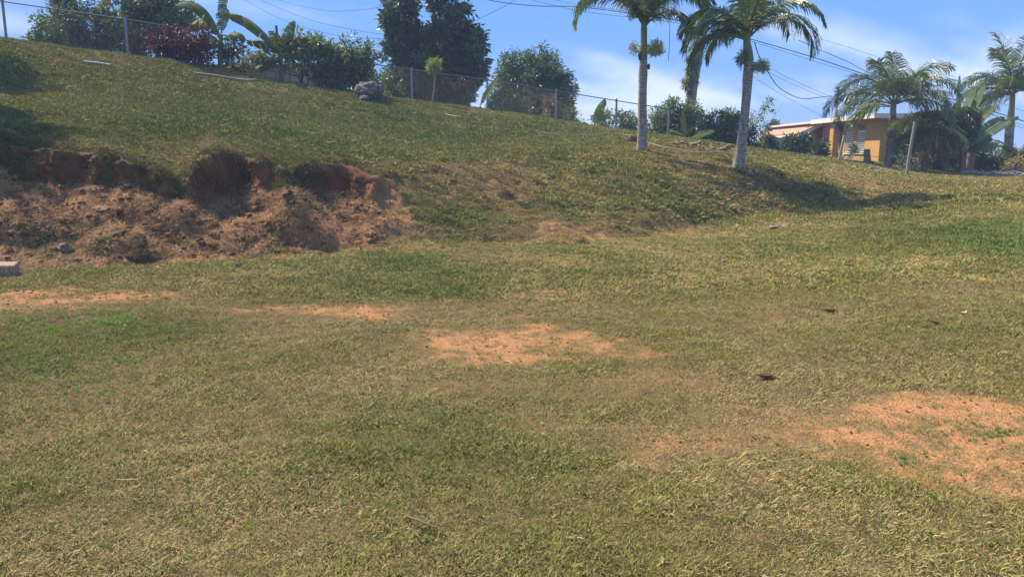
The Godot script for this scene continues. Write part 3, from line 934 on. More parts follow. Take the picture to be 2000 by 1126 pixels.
func banana_leaf(parent: Node3D, at: Vector3, az: float, el: float, length: float, width: float, bend: float, col: Color, torn := 0.3, called := "leaf", fold := 0.25, stalk := 0.22, roll := 0.0) -> void:
	var h := Vector3(cos(az), 0, sin(az))
	var side := Vector3(-h.z, 0, h.x)
	var b := MB.new()
	var st := MB.new()
	var pts := []
	var rad := []
	var p := at
	var steps := 22
	var dirs := []
	for q in steps + 1:
		var t := float(q) / steps
		var e := el - bend * t * t
		var dir := h * cos(e) + Vector3.UP * sin(e)
		pts.push_back(p); dirs.push_back(dir)
		rad.push_back(lerpf(0.03, 0.006, t))
		p += dir * (length / steps)
	st.tube(pts, rad, 6, Color(0.22, 0.27, 0.1), Color(0.3, 0.33, 0.13))
	for sg in [-1.0, 1.0]:
		var shift := 0.0
		for q in steps:
			var t0 := float(q) / steps
			var t1 := float(q + 1) / steps
			if t1 <= stalk: continue
			var w0: float = width * 0.5 * pow(maxf(0.0, sin(PI * clampf((t0 - stalk) / (1.0 - stalk) * 0.92 + 0.06, 0.0, 1.0))), 0.55)
			var w1: float = width * 0.5 * pow(maxf(0.0, sin(PI * clampf((t1 - stalk) / (1.0 - stalk) * 0.92 + 0.06, 0.0, 1.0))), 0.55)
			if rng.randf() < torn:
				shift = rng.randf_range(-0.35, 0.3)
			var sd: Vector3 = side.rotated(dirs[q], roll)
			var up0: Vector3 = side.cross(dirs[q]).normalized().rotated(dirs[q], roll)
			var out: Vector3 = (sd * sg * cos(fold + shift) + up0 * sin(fold + shift) * (1.0 if shift > -0.1 else 1.0)).normalized()
			var dn := Vector3(0, -0.25 - 0.4 * absf(shift), 0)
			var mid: Vector3 = out * 0.55
			var tip: Vector3 = (out + dn * 0.6)
			var c: Color = col * rng.randf_range(0.85, 1.15)
			c.a = 1.0
			var g := 0.0 if rng.randf() > torn else 0.25
			var p0: Vector3 = pts[q]
			var p1: Vector3 = pts[q + 1].lerp(pts[q], g * 0.6)
			b.quad(p0, p1, p1 + mid * w1, p0 + mid * w0, c)
			b.quad(p0 + mid * w0, p1 + mid * w1, p1 + tip * w1 * (1.0 - g * 0.2), p0 + tip * w0, c)
	var o := part(called, b, M.banana, parent)
	part("midrib", st, M.plastic, o)

# ------------------------------------------------------------------ stones and small things
func rock(size: Vector3, col: Color, seed_: int, rough := 0.35, rings := 14, segs := 18, flat := 0.0) -> MB:
	var b := MB.new()
	var o := Vector3(seed_ * 13.0, seed_ * 5.0, 0)
	for q in rings + 1:
		var th := PI * q / rings
		for s in segs:
			var ph := TAU * s / segs
			var d := Vector3(sin(th) * cos(ph), cos(th), sin(th) * sin(ph))
			var r := 1.0 + nz3.get_noise_3dv(d * 60.0 + o) * rough * 1.6 + nz3.get_noise_3dv(d * 190.0 + o) * rough * 0.5
			var p := d * r
			if flat > 0.0: p.y = clampf(p.y, -1.0, flat)
			b.v.push_back(p * size * 0.5)
			var li := nz3.get_noise_3dv(d * 150.0 + o * 2.0)
			var c := col * (1.0 + li * 0.7)
			if li < -0.05: c = c.lerp(Color(0.1, 0.095, 0.09), 0.55)
			c.a = 1.0
			b.c.push_back(c)
			b.n.push_back(d)
	for q in rings:
		for s in segs:
			var k := q * segs + s
			var k2 := q * segs + (s + 1) % segs
			b.i.append_array([k, k2, k + segs, k2, k2 + segs, k + segs])
	# facet normals from the real shape
	var nn := PackedVector3Array(); nn.resize(b.v.size())
	for t in range(0, b.i.size(), 3):
		var e := (b.v[b.i[t + 2]] - b.v[b.i[t]]).cross(b.v[b.i[t + 1]] - b.v[b.i[t]])
		for j in 3: nn[b.i[t + j]] += e
	for t in nn.size(): nn[t] = nn[t].normalized()
	b.n = nn
	return b

func stone(called: String, label: String, cat: String, at: Vector3, size: Vector3, col: Color, seed_: int, turn := 0.0, sunk := 0.3, group := "", flat := 0.0, rough := 0.35) -> MeshInstance3D:
	var o := part(called, rock(size, col, seed_, rough, 10 if size.x < 0.3 else 20, 14 if size.x < 0.3 else 28, flat), M.stone, self)
	o.position = at + Vector3(0, size.y * (0.5 - sunk), 0)
	o.rotation.y = turn
	tag(o, label, cat, group)
	return o

func cable(called: String, label: String, cat: String, pts: Array, r: float, col: Color, mat: Material, group := "") -> void:
	var cv := Curve3D.new()
	for p in pts: cv.add_point(p)
	for q in range(1, pts.size() - 1):
		var tn: Vector3 = (pts[q + 1] - pts[q - 1]) * 0.17
		cv.set_point_in(q, -tn); cv.set_point_out(q, tn)
	var l := cv.get_baked_length()
	var num := clampi(int(l / 0.35), 8, 80)
	var pp := []
	var rr := []
	for q in num + 1:
		pp.push_back(cv.sample_baked(l * q / num, true))
		rr.push_back(r)
	var b := MB.new()
	b.tube(pp, rr, 6, col)
	var o := part(called, b, mat, self)
	tag(o, label, cat, group)

# ------------------------------------------------------------------ scene
func _ready() -> void:
	rng.seed = 20240611
	nz.seed = 3; nz.frequency = 0.11; nz.fractal_octaves = 3; nz.noise_type = FastNoiseLite.TYPE_SIMPLEX_SMOOTH
	nz2.seed = 5; nz2.frequency = 0.1; nz2.fractal_octaves = 2; nz2.noise_type = FastNoiseLite.TYPE_SIMPLEX_SMOOTH
	nz3.seed = 8; nz3.frequency = 0.03; nz3.fractal_octaves = 2; nz3.noise_type = FastNoiseLite.TYPE_SIMPLEX_SMOOTH

	var cam := Camera3D.new()
	cam.name = "camera"
	add_child(cam)
	cam.position = Vector3(0, EYE, 0)
	cam.rotation = Vector3(-PITCH, 0, 0)
	cam.fov = rad_to_deg(2.0 * atan(563.0 / F))
	cam.far = 3000.0
	cam.near = 0.05
	cam.current = true

	var sky_m := ProceduralSkyMaterial.new()
	sky_m.sky_top_color = Color(0.2, 0.52, 0.88)
	sky_m.sky_horizon_color = Color(0.56, 0.71, 0.9)
	sky_m.sky_curve = 0.16
	sky_m.ground_bottom_color = Color(0.24, 0.2, 0.13)
	sky_m.ground_horizon_color = Color(0.45, 0.46, 0.42)
	sky_m.sun_angle_max = 18.0
	sky_m.sun_curve = 0.1
	sky_m.sky_energy_multiplier = 1.0
	sky_m.sky_cover = clouds()
	sky_m.sky_cover_modulate = Color(1, 1, 1, 1)
	var sky := Sky.new()
	sky.sky_material = sky_m
	var env := Environment.new()
	env.background_mode = Environment.BG_SKY
	env.sky = sky
	env.background_energy_multiplier = 0.61
	env.tonemap_mode = Environment.TONE_MAPPER_LINEAR
	env.tonemap_exposure = 2.25
	env.sdfgi_enabled = true
	env.ssao_enabled = true
	env.ssil_enabled = true
	env.fog_enabled = true
	env.fog_density = 0.0016
	env.fog_light_color = Color(0.72, 0.82, 1.0)
	var we := WorldEnvironment.new()
	we.name = "environment"
	we.environment = env
	add_child(we)

	var sun := DirectionalLight3D.new()
	sun.name = "sun"
	add_child(sun)
	sun.light_energy = 1.5
	sun.light_color = Color(1.0, 0.93, 0.8)
	sun.light_angular_distance = 0.5
	sun.shadow_enabled = true
	var ld := Vector3(0.819, -1.34, 0.574).normalized()
	sun.look_at_from_position(-ld * 50.0, Vector3.ZERO, Vector3.UP)

	make_materials()
	build_ground()
	build_house()
	build_fence()
	build_shed()
	build_trees()
	build_palms()
	build_right_garden()
	build_small_things()
	build_wires()
	build_grass()

func clouds() -> ImageTexture:
	var w := 1024
	var h := 512
	var im := Image.create(w, h, false, Image.FORMAT_RGBAF)
	var f := FastNoiseLite.new()
	f.seed = 41; f.frequency = 1.0; f.fractal_octaves = 5; f.fractal_gain = 0.55
	f.noise_type = FastNoiseLite.TYPE_SIMPLEX_SMOOTH
	var f2 := FastNoiseLite.new()
	f2.seed = 77; f2.frequency = 1.0; f2.fractal_octaves = 3
	f2.noise_type = FastNoiseLite.TYPE_SIMPLEX_SMOOTH
	for j in h / 2 + 4:
		var lat := PI * (0.5 - (j + 0.5) / h)
		var y := sin(lat)
		var cl := cos(lat)
		# seen on a flat layer of thin cirrus drawn out in streaks
		var k := 1.0 / (maxf(y, 0.0) + 0.16)
		for i in w:
			var lon := TAU * (i + 0.5) / w
			var x := sin(lon) * cl * k
			var z := cos(lon) * cl * k
			var sx := x * 0.8 + z * 0.6
			var sz := -x * 0.6 + z * 0.8
			var a := 0.75 * f.get_noise_2d(sx * 0.28, sz * 0.9) + 0.7 * f2.get_noise_2d(x * 0.3 + 9.0, z * 0.3) + 0.3 * f.get_noise_2d(sx * 0.9 + 30.0, sz * 3.4)
			var t := smoothstep(-0.28, 0.5, a)
			im.set_pixel(i, j, Color(0.66, 0.52, 0.2, t * 0.75))
	return ImageTexture.create_from_image(im)

func bx(x0: float, x1: float, y0: float, y1: float, d0: float, d1: float, o: Vector3, col: Color, bev := 0.0) -> MB:
	var b := MB.new()
	b.box(Transform3D(Basis(), Vector3((x0 + x1) * 0.5, (y0 + y1) * 0.5, -(d0 + d1) * 0.5) - o), Vector3(x1 - x0, y1 - y0, d1 - d0), col, bev)
	return b

func build_house() -> void:
	var o := Vector3(20.0, 1.0, -44.5)
	var ho := thing("house", "ochre single-storey house with white louvred windows and flat pale roof", "house", o)
	var ochre := Color(0.49, 0.30, 0.095)
	var white := Color(0.78, 0.77, 0.74)
	var brown := Color(0.36, 0.2, 0.1)
	# left wall, facing the sun, with four window openings between piers
	var wx0 := 20.0
	var wx1 := 20.25
	var wins := [[43.9, 44.95], [45.35, 46.5], [46.85, 48.0]]
	var b := bx(wx0, wx1, 0.6, 1.62, 42.1, 50.0, o, ochre)
	var prev := 42.1
	for w in wins:
		b.box(Transform3D(Basis(), Vector3(20.125, 2.43, -(prev + w[0]) * 0.5) - o), Vector3(0.25, 1.62, w[0] - prev), ochre)
		prev = w[1]
	b.box(Transform3D(Basis(), Vector3(20.125, 2.43, -(prev + 50.0) * 0.5) - o), Vector3(0.25, 1.62, 50.0 - prev), ochre)
	b.box(Transform3D(Basis(), Vector3(20.125, 3.36, -46.05) - o), Vector3(0.25, 0.24, 7.9), ochre)
	part("wall", b, M.paint, ho)
	# wall facing the street with one wide louvred window behind the palms
	var fb := bx(20.25, 21.3, 0.6, 3.48, 42.1, 42.35, o, ochre)
	fb.box(Transform3D(Basis(), Vector3(22.5, 1.1, -42.225) - o), Vector3(2.4, 1.0, 0.25), ochre)
	fb.box(Transform3D(Basis(), Vector3(22.5, 3.25, -42.225) - o), Vector3(2.4, 0.46, 0.25), ochre)
	fb.box(Transform3D(Basis(), Vector3(23.95, 2.04, -42.225) - o), Vector3(0.5, 2.88, 0.25), ochre)
	part("wall", fb, M.paint, ho)
	part("wall", bx(23.95, 24.2, 0.6, 3.48, 42.35, 58.0, o, ochre), M.paint, ho)
	part("wall", bx(20.25, 23.95, 0.6, 3.48, 57.75, 58.0, o, ochre), M.paint, ho)
	part("floor", bx(20.25, 23.95, 0.6, 0.72, 42.35, 57.75, o, Color(0.3, 0.28, 0.25)), M.paint, ho)
	part("wall", bx(20.0, 20.25, 0.6, 3.48, 50.76, 58.0, o, ochre), M.paint, ho)
	# louvred windows: pane row, frame and slats, an arched grille above
	for w in wins:
		var mid: float = (w[0] + w[1]) * 0.5
		var win := Node3D.new()
		win.name = "window"
		ho.add_child(win, true)
		win.position = Vector3(20.08, 1.62, -mid) - o
		var hw: float = (w[1] - w[0]) * 0.5
		var fr := MB.new()
		for s in [-1.0, 1.0]:
			fr.box(Transform3D(Basis(), Vector3(0, 0.64, s * (hw - 0.03))), Vector3(0.08, 1.26, 0.055), white, 0.006)
		fr.box(Transform3D(Basis(), Vector3(0, 1.24, 0)), Vector3(0.085, 0.06, hw * 2.0), white, 0.006)
		fr.box(Transform3D(Basis(), Vector3(-0.05, -0.02, 0)), Vector3(0.2, 0.05, hw * 2.0 + 0.1), white, 0.008)
		part("frame", fr, M.paint, win)
		var sl := MB.new()
		sl.box(Transform3D(Basis(Vector3(0, 0, 1), 0.5), Vector3.ZERO), Vector3(0.02, 0.082, hw * 2.0 - 0.13), Color(0.8, 0.8, 0.8), 0.004)
		var sm := sl.mesh(M.paint)
		for q in 10:
			share("slat", sm, win, Transform3D(Basis(), Vector3(0, 0.09 + q * 0.118, 0)))
		var ar := MB.new()
		var ap := []
		var rr := []
		for q in 13:
			var an := PI * q / 12.0
			ap.push_back(Vector3(0, 1.27 + sin(an) * 0.33, cos(an) * (hw - 0.06)))
			rr.push_back(0.018)
		ar.tube(ap, rr, 5, white)
		for q in 5:
			var an := PI * (q + 1) / 6.0
			ar.tube([Vector3(0, 1.28, cos(an) * hw * 0.2), Vector3(0, 1.27 + sin(an) * 0.33, cos(an) * (hw - 0.06))], [0.012, 0.012], 5, white)
		part("grille", ar, M.paint, win)
	var fw := Node3D.new()
	fw.name = "window"
	ho.add_child(fw, true)
	fw.position = Vector3(22.5, 1.6, -42.22) - o
	var sf := MB.new()
	sf.box(Transform3D(Basis(Vector3(1, 0, 0), 0.5), Vector3.ZERO), Vector3(1.1, 0.085, 0.02), Color(0.45, 0.46, 0.46), 0.004)
	var sfm := sf.mesh(M.paint)
	for q in 12:
		for s in [-0.58, 0.58]:
			share("slat", sfm, fw, Transform3D(Basis(), Vector3(s, 0.08 + q * 0.118, 0)))
	for s in [-1.17, 0.0, 1.17]:
		var ff := MB.new()
		ff.box(Transform3D(Basis(), Vector3(s, 0.71, 0)), Vector3(0.06, 1.42, 0.09), white)
		part("mullion", ff, M.paint, fw)
	# flat roof slab with a pale fascia and eaves
	var rf := part("roof", bx(19.35, 24.6, 3.485, 3.62, 41.5, 58.5, o, Color(0.62, 0.57, 0.5), 0.02), M.paint, ho)
	part("fascia", bx(19.3, 19.347, 3.44, 3.70, 41.45, 50.2, o, Color(0.74, 0.70, 0.64), 0.008), M.paint, rf)
	part("fascia", bx(19.35, 24.65, 3.44, 3.70, 41.45, 41.497, o, Color(0.74, 0.70, 0.64), 0.008), M.paint, rf)
	# pillar with the electric mast
	part("pillar", bx(19.52, 19.86, 0.8, 3.84, 47.1, 47.65, o, Color(0.53, 0.30, 0.11), 0.015), M.paint, ho)
	# side wing with a tiled eave facing left
	var wing := bx(19.05, 19.25, 0.8, 2.85, 50.5, 58.5, o, white)
	part("side_wall", wing, M.paint, ho)
	part("gable_wall", bx(19.25, 19.99, 0.8, 3.3, 50.5, 50.75, o, brown), M.paint, ho)
	var tr := MB.new()
	var e0 := Vector3(18.55, 2.80, 0)
	var e1 := Vector3(19.95, 3.42, 0)
	tr.quad(Vector3(e0.x, e0.y, -50.0) - o, Vector3(e0.x, e0.y, -58.5) - o, Vector3(e1.x, e1.y, -58.5) - o, Vector3(e1.x, e1.y, -50.0) - o, Color(0.5, 0.27, 0.2))
	tr.quad(Vector3(e0.x, e0.y - 0.06, -50.0) - o, Vector3(e0.x, e0.y - 0.06, -58.5) - o, Vector3(e1.x, e1.y - 0.06, -58.5) - o, Vector3(e1.x, e1.y - 0.06, -50.0) - o, Color(0.5, 0.45, 0.4))
	var tiles := part("tiled_roof", tr, M.paint, ho)
	var tb := MB.new()
	var ends := []
	for q in 9:
		var an := PI * q / 8.0
		ends.push_back(Vector3(0, sin(an) * 0.1, cos(an) * 0.15))
	var run := e1 - e0
	for q in 8:
		tb.quad(ends[q], ends[q + 1], ends[q + 1] * 0.9 + run, ends[q] * 0.9 + run, Color(0.58, 0.32, 0.25))
		tb.tri(Vector3.ZERO, ends[q], ends[q + 1], Color(0.5, 0.26, 0.2))
	var tm := tb.mesh(M.paint)
	for q in 25:
		share("tile", tm, tiles, Transform3D(Basis(), Vector3(e0.x - 0.04, e0.y + 0.012, -50.2 - q * 0.33) - o))
	part("ridge_band", bx(19.95, 21.2, 3.38, 3.55, 50.0, 58.5, o, Color(0.74, 0.64, 0.55), 0.01), M.paint, ho)
	var gb := MB.new()
	gb.box(Transform3D(Basis(Vector3(0, 0, 1), atan2(run.y, run.x)), (e0 + e1) * 0.5 + Vector3(0, 0.02, -49.96) - o), Vector3(run.length() + 0.1, 0.24, 0.05), Color(0.72, 0.7, 0.68), 0.006)
	part("gable_board", gb, M.paint, ho)
	part("eave_board", bx(18.5, 18.548, 2.68, 2.80, 49.98, 58.5, o, Color(0.75, 0.73, 0.7), 0.005), M.paint, ho)
	ho.position.x -= 0.3
	# electric mast on the pillar and an aerial on the roof
	var mp := Vector3(19.42, 3.84, -47.35)
	var ma := thing("service_mast", "grey steel service mast with weatherhead rising from the ochre pillar", "mast", mp)
	var mb := MB.new()
	mb.tube([Vector3(0, -0.0, 0), Vector3(0, 1.55, 0)], [0.075, 0.07], 8, Color(0.16, 0.17, 0.18))
	part("pipe", mb, M.metal, ma)
	var mh := MB.new()
	mh.box(Transform3D(Basis(), Vector3(-0.04, 1.62, 0)), Vector3(0.24, 0.2, 0.2), Color(0.22, 0.22, 0.23), 0.04)
	part("weatherhead", mh, M.metal, ma)
	for q in 3:
		var ins := MB.new()
		ins.tube([Vector3(-0.04, 1.0 + q * 0.2, 0), Vector3(-0.18, 1.0 + q * 0.2, 0)], [0.02, 0.02], 6, Color(0.25, 0.25, 0.26))
		ins.tube([Vector3(-0.18, 0.94 + q * 0.2, 0), Vector3(-0.18, 1.06 + q * 0.2, 0)], [0.05, 0.05], 8, Color(0.4, 0.38, 0.36))
		part("insulator", ins, M.metal, ma)
	var ap2 := spot(1614, 232, 50.0)
	var an2 := thing("aerial", "thin rooftop aerial with short cross bars left of the pillar", "aerial", Vector3(ap2.x, 3.5, ap2.z))
	var ab := MB.new()
	ab.tube([Vector3(0, 0, 0), Vector3(0, 1.1, 0)], [0.015, 0.012], 5, Color(0.35, 0.36, 0.37))
	part("pole", ab, M.metal, an2)
	for q in 4:
		var cb := MB.new()
		cb.tube([Vector3(-0.28 + q * 0.04, 1.05 - q * 0.12, 0), Vector3(0.28 - q * 0.04, 1.05 - q * 0.12, 0)], [0.008, 0.008], 5, Color(0.35, 0.36, 0.37))
		part("cross_bar", cb, M.metal, an2)

func build_fence() -> void:
	var P := [[-240, 24.6], [12, 26.2], [250, 27.4], [430, 28.8], [565, 30.0], [690, 31.1], [805, 32.0], [952, 32.6], [1086, 33.2], [1203, 33.4], [1305, 33.4]]
	var pts := []
	for p in P: pts.push_back(on_ground(p[0], p[1]))
	var o: Vector3 = pts[0]
	var fe := thing("chain_link_fence", "galvanised chain link fence along the crest of the grassy slope", "fence", o)
	var gal := Color(0.21, 0.225, 0.245)
	var ht := 1.22
	for p in pts:
		var b := MB.new()
		b.tube([p - o + Vector3(0, -0.4, 0), p - o + Vector3(0, ht + 0.03, 0)], [0.042, 0.042], 9, gal)
		var po := part("post", b, M.metal, fe)
		var cp := MB.new()
		cp.tube([p - o + Vector3(0, ht + 0.03, 0), p - o + Vector3(0, ht + 0.07, 0), p - o + Vector3(0, ht + 0.09, 0)], [0.052, 0.045, 0.01], 9, gal)
		part("cap", cp, M.metal, po)
	for q in pts.size() - 1:
		var a: Vector3 = pts[q] - o
		var e: Vector3 = pts[q + 1] - o
		var b := MB.new()
		b.tube([a + Vector3(0, ht, 0), e + Vector3(0, ht, 0)], [0.02, 0.02], 8, gal * 0.5)
		part("top_rail", b, M.metal, fe)
		# woven wires: zigzag strands cross in diamonds
		var l := (e - a).length()
		var dir := (e - a) / l
		var w := MB.new()
		var cellw := 0.085
		var num := int(l / cellw)
		var hh := ht - 0.06
		for s in [-1.0, 1.0]:
			var k := -int(hh / cellw) - 1
			while k < num + int(hh / cellw) + 1:
				var x0 := k * cellw
				var x1: float = x0 + s * hh
				var y0 := 0.04
				var y1 := hh
				# keep the strand inside its bay
				if s > 0.0:
					if x0 < 0.0: y0 += -x0; x0 = 0.0
					if x1 > l: y1 -= x1 - l; x1 = l
				else:
					if x0 > l: y0 += x0 - l; x0 = l
					if x1 < 0.0: y1 -= -x1; x1 = 0.0
				if y1 - y0 > 0.05:
					w.tube([a + dir * x0 + Vector3(0, y0, 0.004 * s), a + dir * x1 + Vector3(0, y1, 0.004 * s)], [0.0012, 0.0012], 3, gal * 0.35)
				k += 1
		part("wire_mesh", w, M.metal, fe)

func build_shed() -> void:
	# low shed behind the banana plants: corrugated pale panels and a thin sheet roof
	var base := on_ground(560, 33.0)
	base.y -= 0.25
	var sh := thing("shed", "low grey shed of upright pale sheets half hidden behind banana plants", "shed", base)
	var x := -3.6
	var tones := [Color(0.3, 0.31, 0.33), Color(0.36, 0.37, 0.38), Color(0.26, 0.27, 0.3)]
	for q in 14:
		var b := MB.new()
		b.box(Transform3D(Basis(), Vector3(x, 0.62, 0.01 * (q % 3))), Vector3(0.41, 1.25, 0.03), tones[(q * 7) % 3], 0.006)
		part("panel", b, M.paint, sh)
		x += 0.425
	var r := MB.new()
	r.box(Transform3D(Basis(Vector3(1, 0, 0), 0.08), Vector3(-1.0, 1.33, -1.0)), Vector3(6.4, 0.05, 2.6), Color(0.28, 0.3, 0.33), 0.01)
	part("roof", r, M.paint, sh)
	var bk := MB.new()
	bk.box(Transform3D(Basis(), Vector3(-0.9, 0.6, -2.2)), Vector3(5.9, 1.2, 0.05), Color(0.3, 0.31, 0.33))
	part("wall", bk, M.paint, sh)
	# hut roof edge left of it
	var hp := spot(430, 108, 33.5)
	var hg := on_ground(430, 33.5)
	var hu := thing("lean_to", "small lean-to with a thin pale roof edge behind the red-leaved shrub", "shelter", hg)
	var hb := MB.new()
	hb.box(Transform3D(Basis(Vector3(1, 0, 0), 0.1), Vector3(0.2, hp.y - hg.y, -0.8)), Vector3(2.3, 0.06, 1.8), Color(0.55, 0.57, 0.58), 0.01)
	part("roof", hb, M.paint, hu)
	for s in [-1.0, 1.0]:
		for e in [-0.1, -1.5]:
			var pb := MB.new()
			pb.tube([Vector3(0.2 + s * 1.0, -0.4, e), Vector3(0.2 + s * 1.0, hp.y - hg.y - 0.1, e)], [0.04, 0.04], 7, Color(0.25, 0.22, 0.2))
			part("post", pb, M.wood, hu)
	for wv in [["wall", -0.9]]:
		var wb := MB.new()
		wb.box(Transform3D(Basis(), Vector3(0.2, 0.2, wv[1])), Vector3(2.0, (hp.y - hg.y) * 1.1, 0.04), Color(0.33, 0.31, 0.29))
		part("wall", wb, M.paint, hu)
	var fpo := on_ground(478, 33.0)
	var ft := spot(476, 78, 33.0)
	var fb := MB.new()
	fb.tube([Vector3(0, -0.3, 0), Vector3(0, ft.y - fpo.y, 0)], [0.035, 0.035], 7, Color(0.14, 0.15, 0.17))
	var fo := part("iron_post", fb, M.metal, self)
	fo.position = fpo
	tag(fo, "short dark iron post against the sky right of the drooping banana leaf", "post")
	var lp := on_ground(550, 32.0)
	var lt := spot(539, 50, 32.3)
	var lb := MB.new()
	lb.tube([Vector3(0, -0.3, 0), lt - lp], [0.06, 0.05], 8, Color(0.13, 0.12, 0.12))
	var lo := part("leaning_pole", lb, M.wood, self)
	lo.position = lp
	tag(lo, "dark slanted wooden pole sticking up above the banana leaves", "pole")

func build_trees() -> void:
	var dark := [Color(0.05, 0.08, 0.035), Color(0.065, 0.1, 0.045), Color(0.04, 0.065, 0.03), Color(0.085, 0.12, 0.055)]
	var mid := [Color(0.085, 0.125, 0.05), Color(0.11, 0.155, 0.065), Color(0.065, 0.1, 0.04), Color(0.145, 0.18, 0.085)]
	var olive := [Color(0.12, 0.155, 0.06), Color(0.16, 0.195, 0.085), Color(0.085, 0.12, 0.05), Color(0.2, 0.22, 0.12)]
	# the tall dark tree
	shrub("broadleaf_tree", "tall dark green tree with two leaders behind the fence", "tree", 842, 37.0, [
		[782, 8, 27], [788, 36, 22], [868, 8, 30], [890, 25, 22], [765, 45, 22], [785, 68, 26], [822, 74, 24], [856, 60, 22], [882, 60, 28], [915, 62, 18], [935, 80, 18], [757, 100, 15], [780, 112, 20], [815, 95, 26], [850, 92, 28],
		[885, 100, 28], [915, 100, 26], [938, 108, 17], [765, 130, 17], [800, 130, 24], [840, 132, 28], [880, 138, 28], [915, 135, 24], [932, 140, 16], [760, 165, 18], [790, 165, 24], [828, 170, 26], [866, 175, 28], [903, 168, 24], [775, 195, 22], [812, 202, 24], [850, 208, 24], [888, 205, 24], [780, -30, 24], [795, -60, 22], [865, -30, 26], [870, -65, 22]],
		6.0, 13, 0.25, 0.10, dark, "", -0.02, 0.1, Color(0.09, 0.075, 0.06), M.leaf_glossy, 0.9, 0.5, 0.26)
	# round-headed tree to its right
	shrub("round_tree", "dense round-headed green tree right of the tall dark tree", "tree", 1045, 40.0, [
		[1010, 150, 44], [1055, 138, 40], [1085, 165, 36], [985, 185, 30], [1040, 185, 50], [1095, 195, 30], [1010, 215, 36], [1060, 220, 40], [970, 210, 20], [1100, 225, 22]],
		5.0, 16, 0.2, 0.055, [Color(0.07, 0.12, 0.05), Color(0.095, 0.15, 0.065), Color(0.055, 0.09, 0.04)], "", -0.35, 0.14, Color(0.1, 0.08, 0.06), M.leaf, 0.7, 0.8, 0.22)
	shrub("withered_shrub", "withered brown leaning shrub in front of the round-headed tree", "shrub", 1080, 35.5, [
		[1078, 200, 18], [1070, 220, 20], [1088, 222, 14], [1052, 228, 14]],
		3.2, 10, 0.15, 0.05, [Color(0.16, 0.11, 0.08), Color(0.12, 0.085, 0.06), Color(0.1, 0.095, 0.05)], "", -0.1, 0.03)
	shrub("fence_bush", "leafy bush at the foot of the round-headed tree", "shrub", 1020, 35.5, [
		[985, 205, 22], [1010, 222, 26], [1040, 228, 22], [970, 222, 16], [1110, 228, 20], [1130, 238, 14]], 3.2, 12, 0.16, 0.07, mid, "", -0.2, 0.04)
	# shrubs on the left crest
	shrub("garden_shrub", "large bushy shrub nearest the left fence post", "shrub", 130, 29.5, [
		[135, 15, 40], [100, 55, 34], [150, 60, 44], [85, 85, 26], [125, 92, 30], [170, 85, 30], [120, -25, 30], [195, 60, 22]],
		4.6, 14, 0.14, 0.06, mid, "", -0.25, 0.06, Color(0.13, 0.1, 0.08), null, 0.5)
	shrub("hibiscus_shrub", "wide hibiscus bush with scattered red flowers behind the second fence post", "shrub", 265, 30.0, [
		[215, 25, 26], [250, 40, 38], [290, 30, 44], [335, 25, 42], [360, 45, 30], [225, 75, 34], [270, 80, 34], [310, 75, 34], [205, 95, 20], [255, 5, 34], [310, -5, 36], [235, -30, 24]],
		4.4, 13, 0.16, 0.075, olive, "", -0.2, 0.05, Color(0.15, 0.12, 0.09), null, 0.5)
	var hib := get_node("hibiscus_shrub") as Node3D
	for f in [[215, 8], [184, 35], [262, 62], [276, 68], [228, 77], [97, 80], [285, 58], [245, 52]]:
		var p := spot(f[0], f[1], 29.0)
		var fb := MB.new()
		for q in 5:
			var an := TAU * q / 5.0
			fb.leaf(Vector3.ZERO, Vector3(cos(an), sin(an), 0.5).normalized(), Vector3(-sin(an), cos(an), 0), 0.085, 0.08, Color(0.5, 0.04, 0.035))
		var fl := part("flower", fb, M.flower, hib)
		fl.position = p - hib.position
	shrub("red_leaf_shrub", "dark red-leaved shrub between the hibiscus and the banana plant", "shrub", 350, 27.3, [
		[320, 85, 22], [345, 75, 26], [375, 90, 24], [330, 105, 22], [360, 112, 22], [395, 105, 20], [385, 75, 18]],
		5.0, 12, 0.16, 0.055, [Color(0.085, 0.016, 0.022), Color(0.055, 0.014, 0.02), Color(0.045, 0.02, 0.02), Color(0.13, 0.022, 0.03)], "", -0.3, 0.03)
	shrub("dark_vine_bush", "dark bush hanging over the lean-to right of the banana stem", "shrub", 455, 28.7, [
		[455, 92, 18], [450, 115, 20], [462, 130, 16], [440, 100, 14]], 4.4, 11, 0.15, 0.06, dark, "", -0.2, 0.03)
	shrub("bean_bush", "pale green bush right of the slanted pole", "shrub", 590, 29.6, [
		[560, 95, 24], [585, 85, 24], [610, 100, 22], [575, 115, 22], [500, 105, 16], [515, 118, 16], [480, 118, 12], [600, 125, 18], [545, 125, 14]], 4.6, 12, 0.17, 0.07, olive, "", -0.15, 0.04)
	shrub("mango_shrub", "broad leafy bush in front of the shed's right end", "shrub", 650, 30.0, [
		[625, 85, 22], [650, 110, 28], [680, 95, 24], [710, 105, 22], [640, 135, 26], [675, 130, 30], [710, 135, 28], [730, 150, 16], [690, 155, 24], [655, 155, 20], [625, 150, 14]],
		4.2, 13, 0.2, 0.07, [Color(0.085, 0.13, 0.05), Color(0.11, 0.155, 0.065), Color(0.06, 0.095, 0.045), Color(0.15, 0.18, 0.095)], "", -0.18, 0.05)
	shrub("flowering_bush", "low mixed bush behind the boulder at the foot of the tall tree", "shrub", 725, 32.0, [
		[720, 155, 16], [745, 170, 18], [770, 180, 16], [755, 150, 12]], 3.8, 11, 0.15, 0.07, mid, "", -0.15, 0.03)
	# papaya-like sapling on this side of the fence
	var sp := on_ground(843, 31.2)
	var st := spot(848, 128, 31.2) - sp
	var sap := thing("sapling", "slender sapling with a pale stem and yellow-green tuft before the fence", "tree", sp)
	var sb := MB.new()
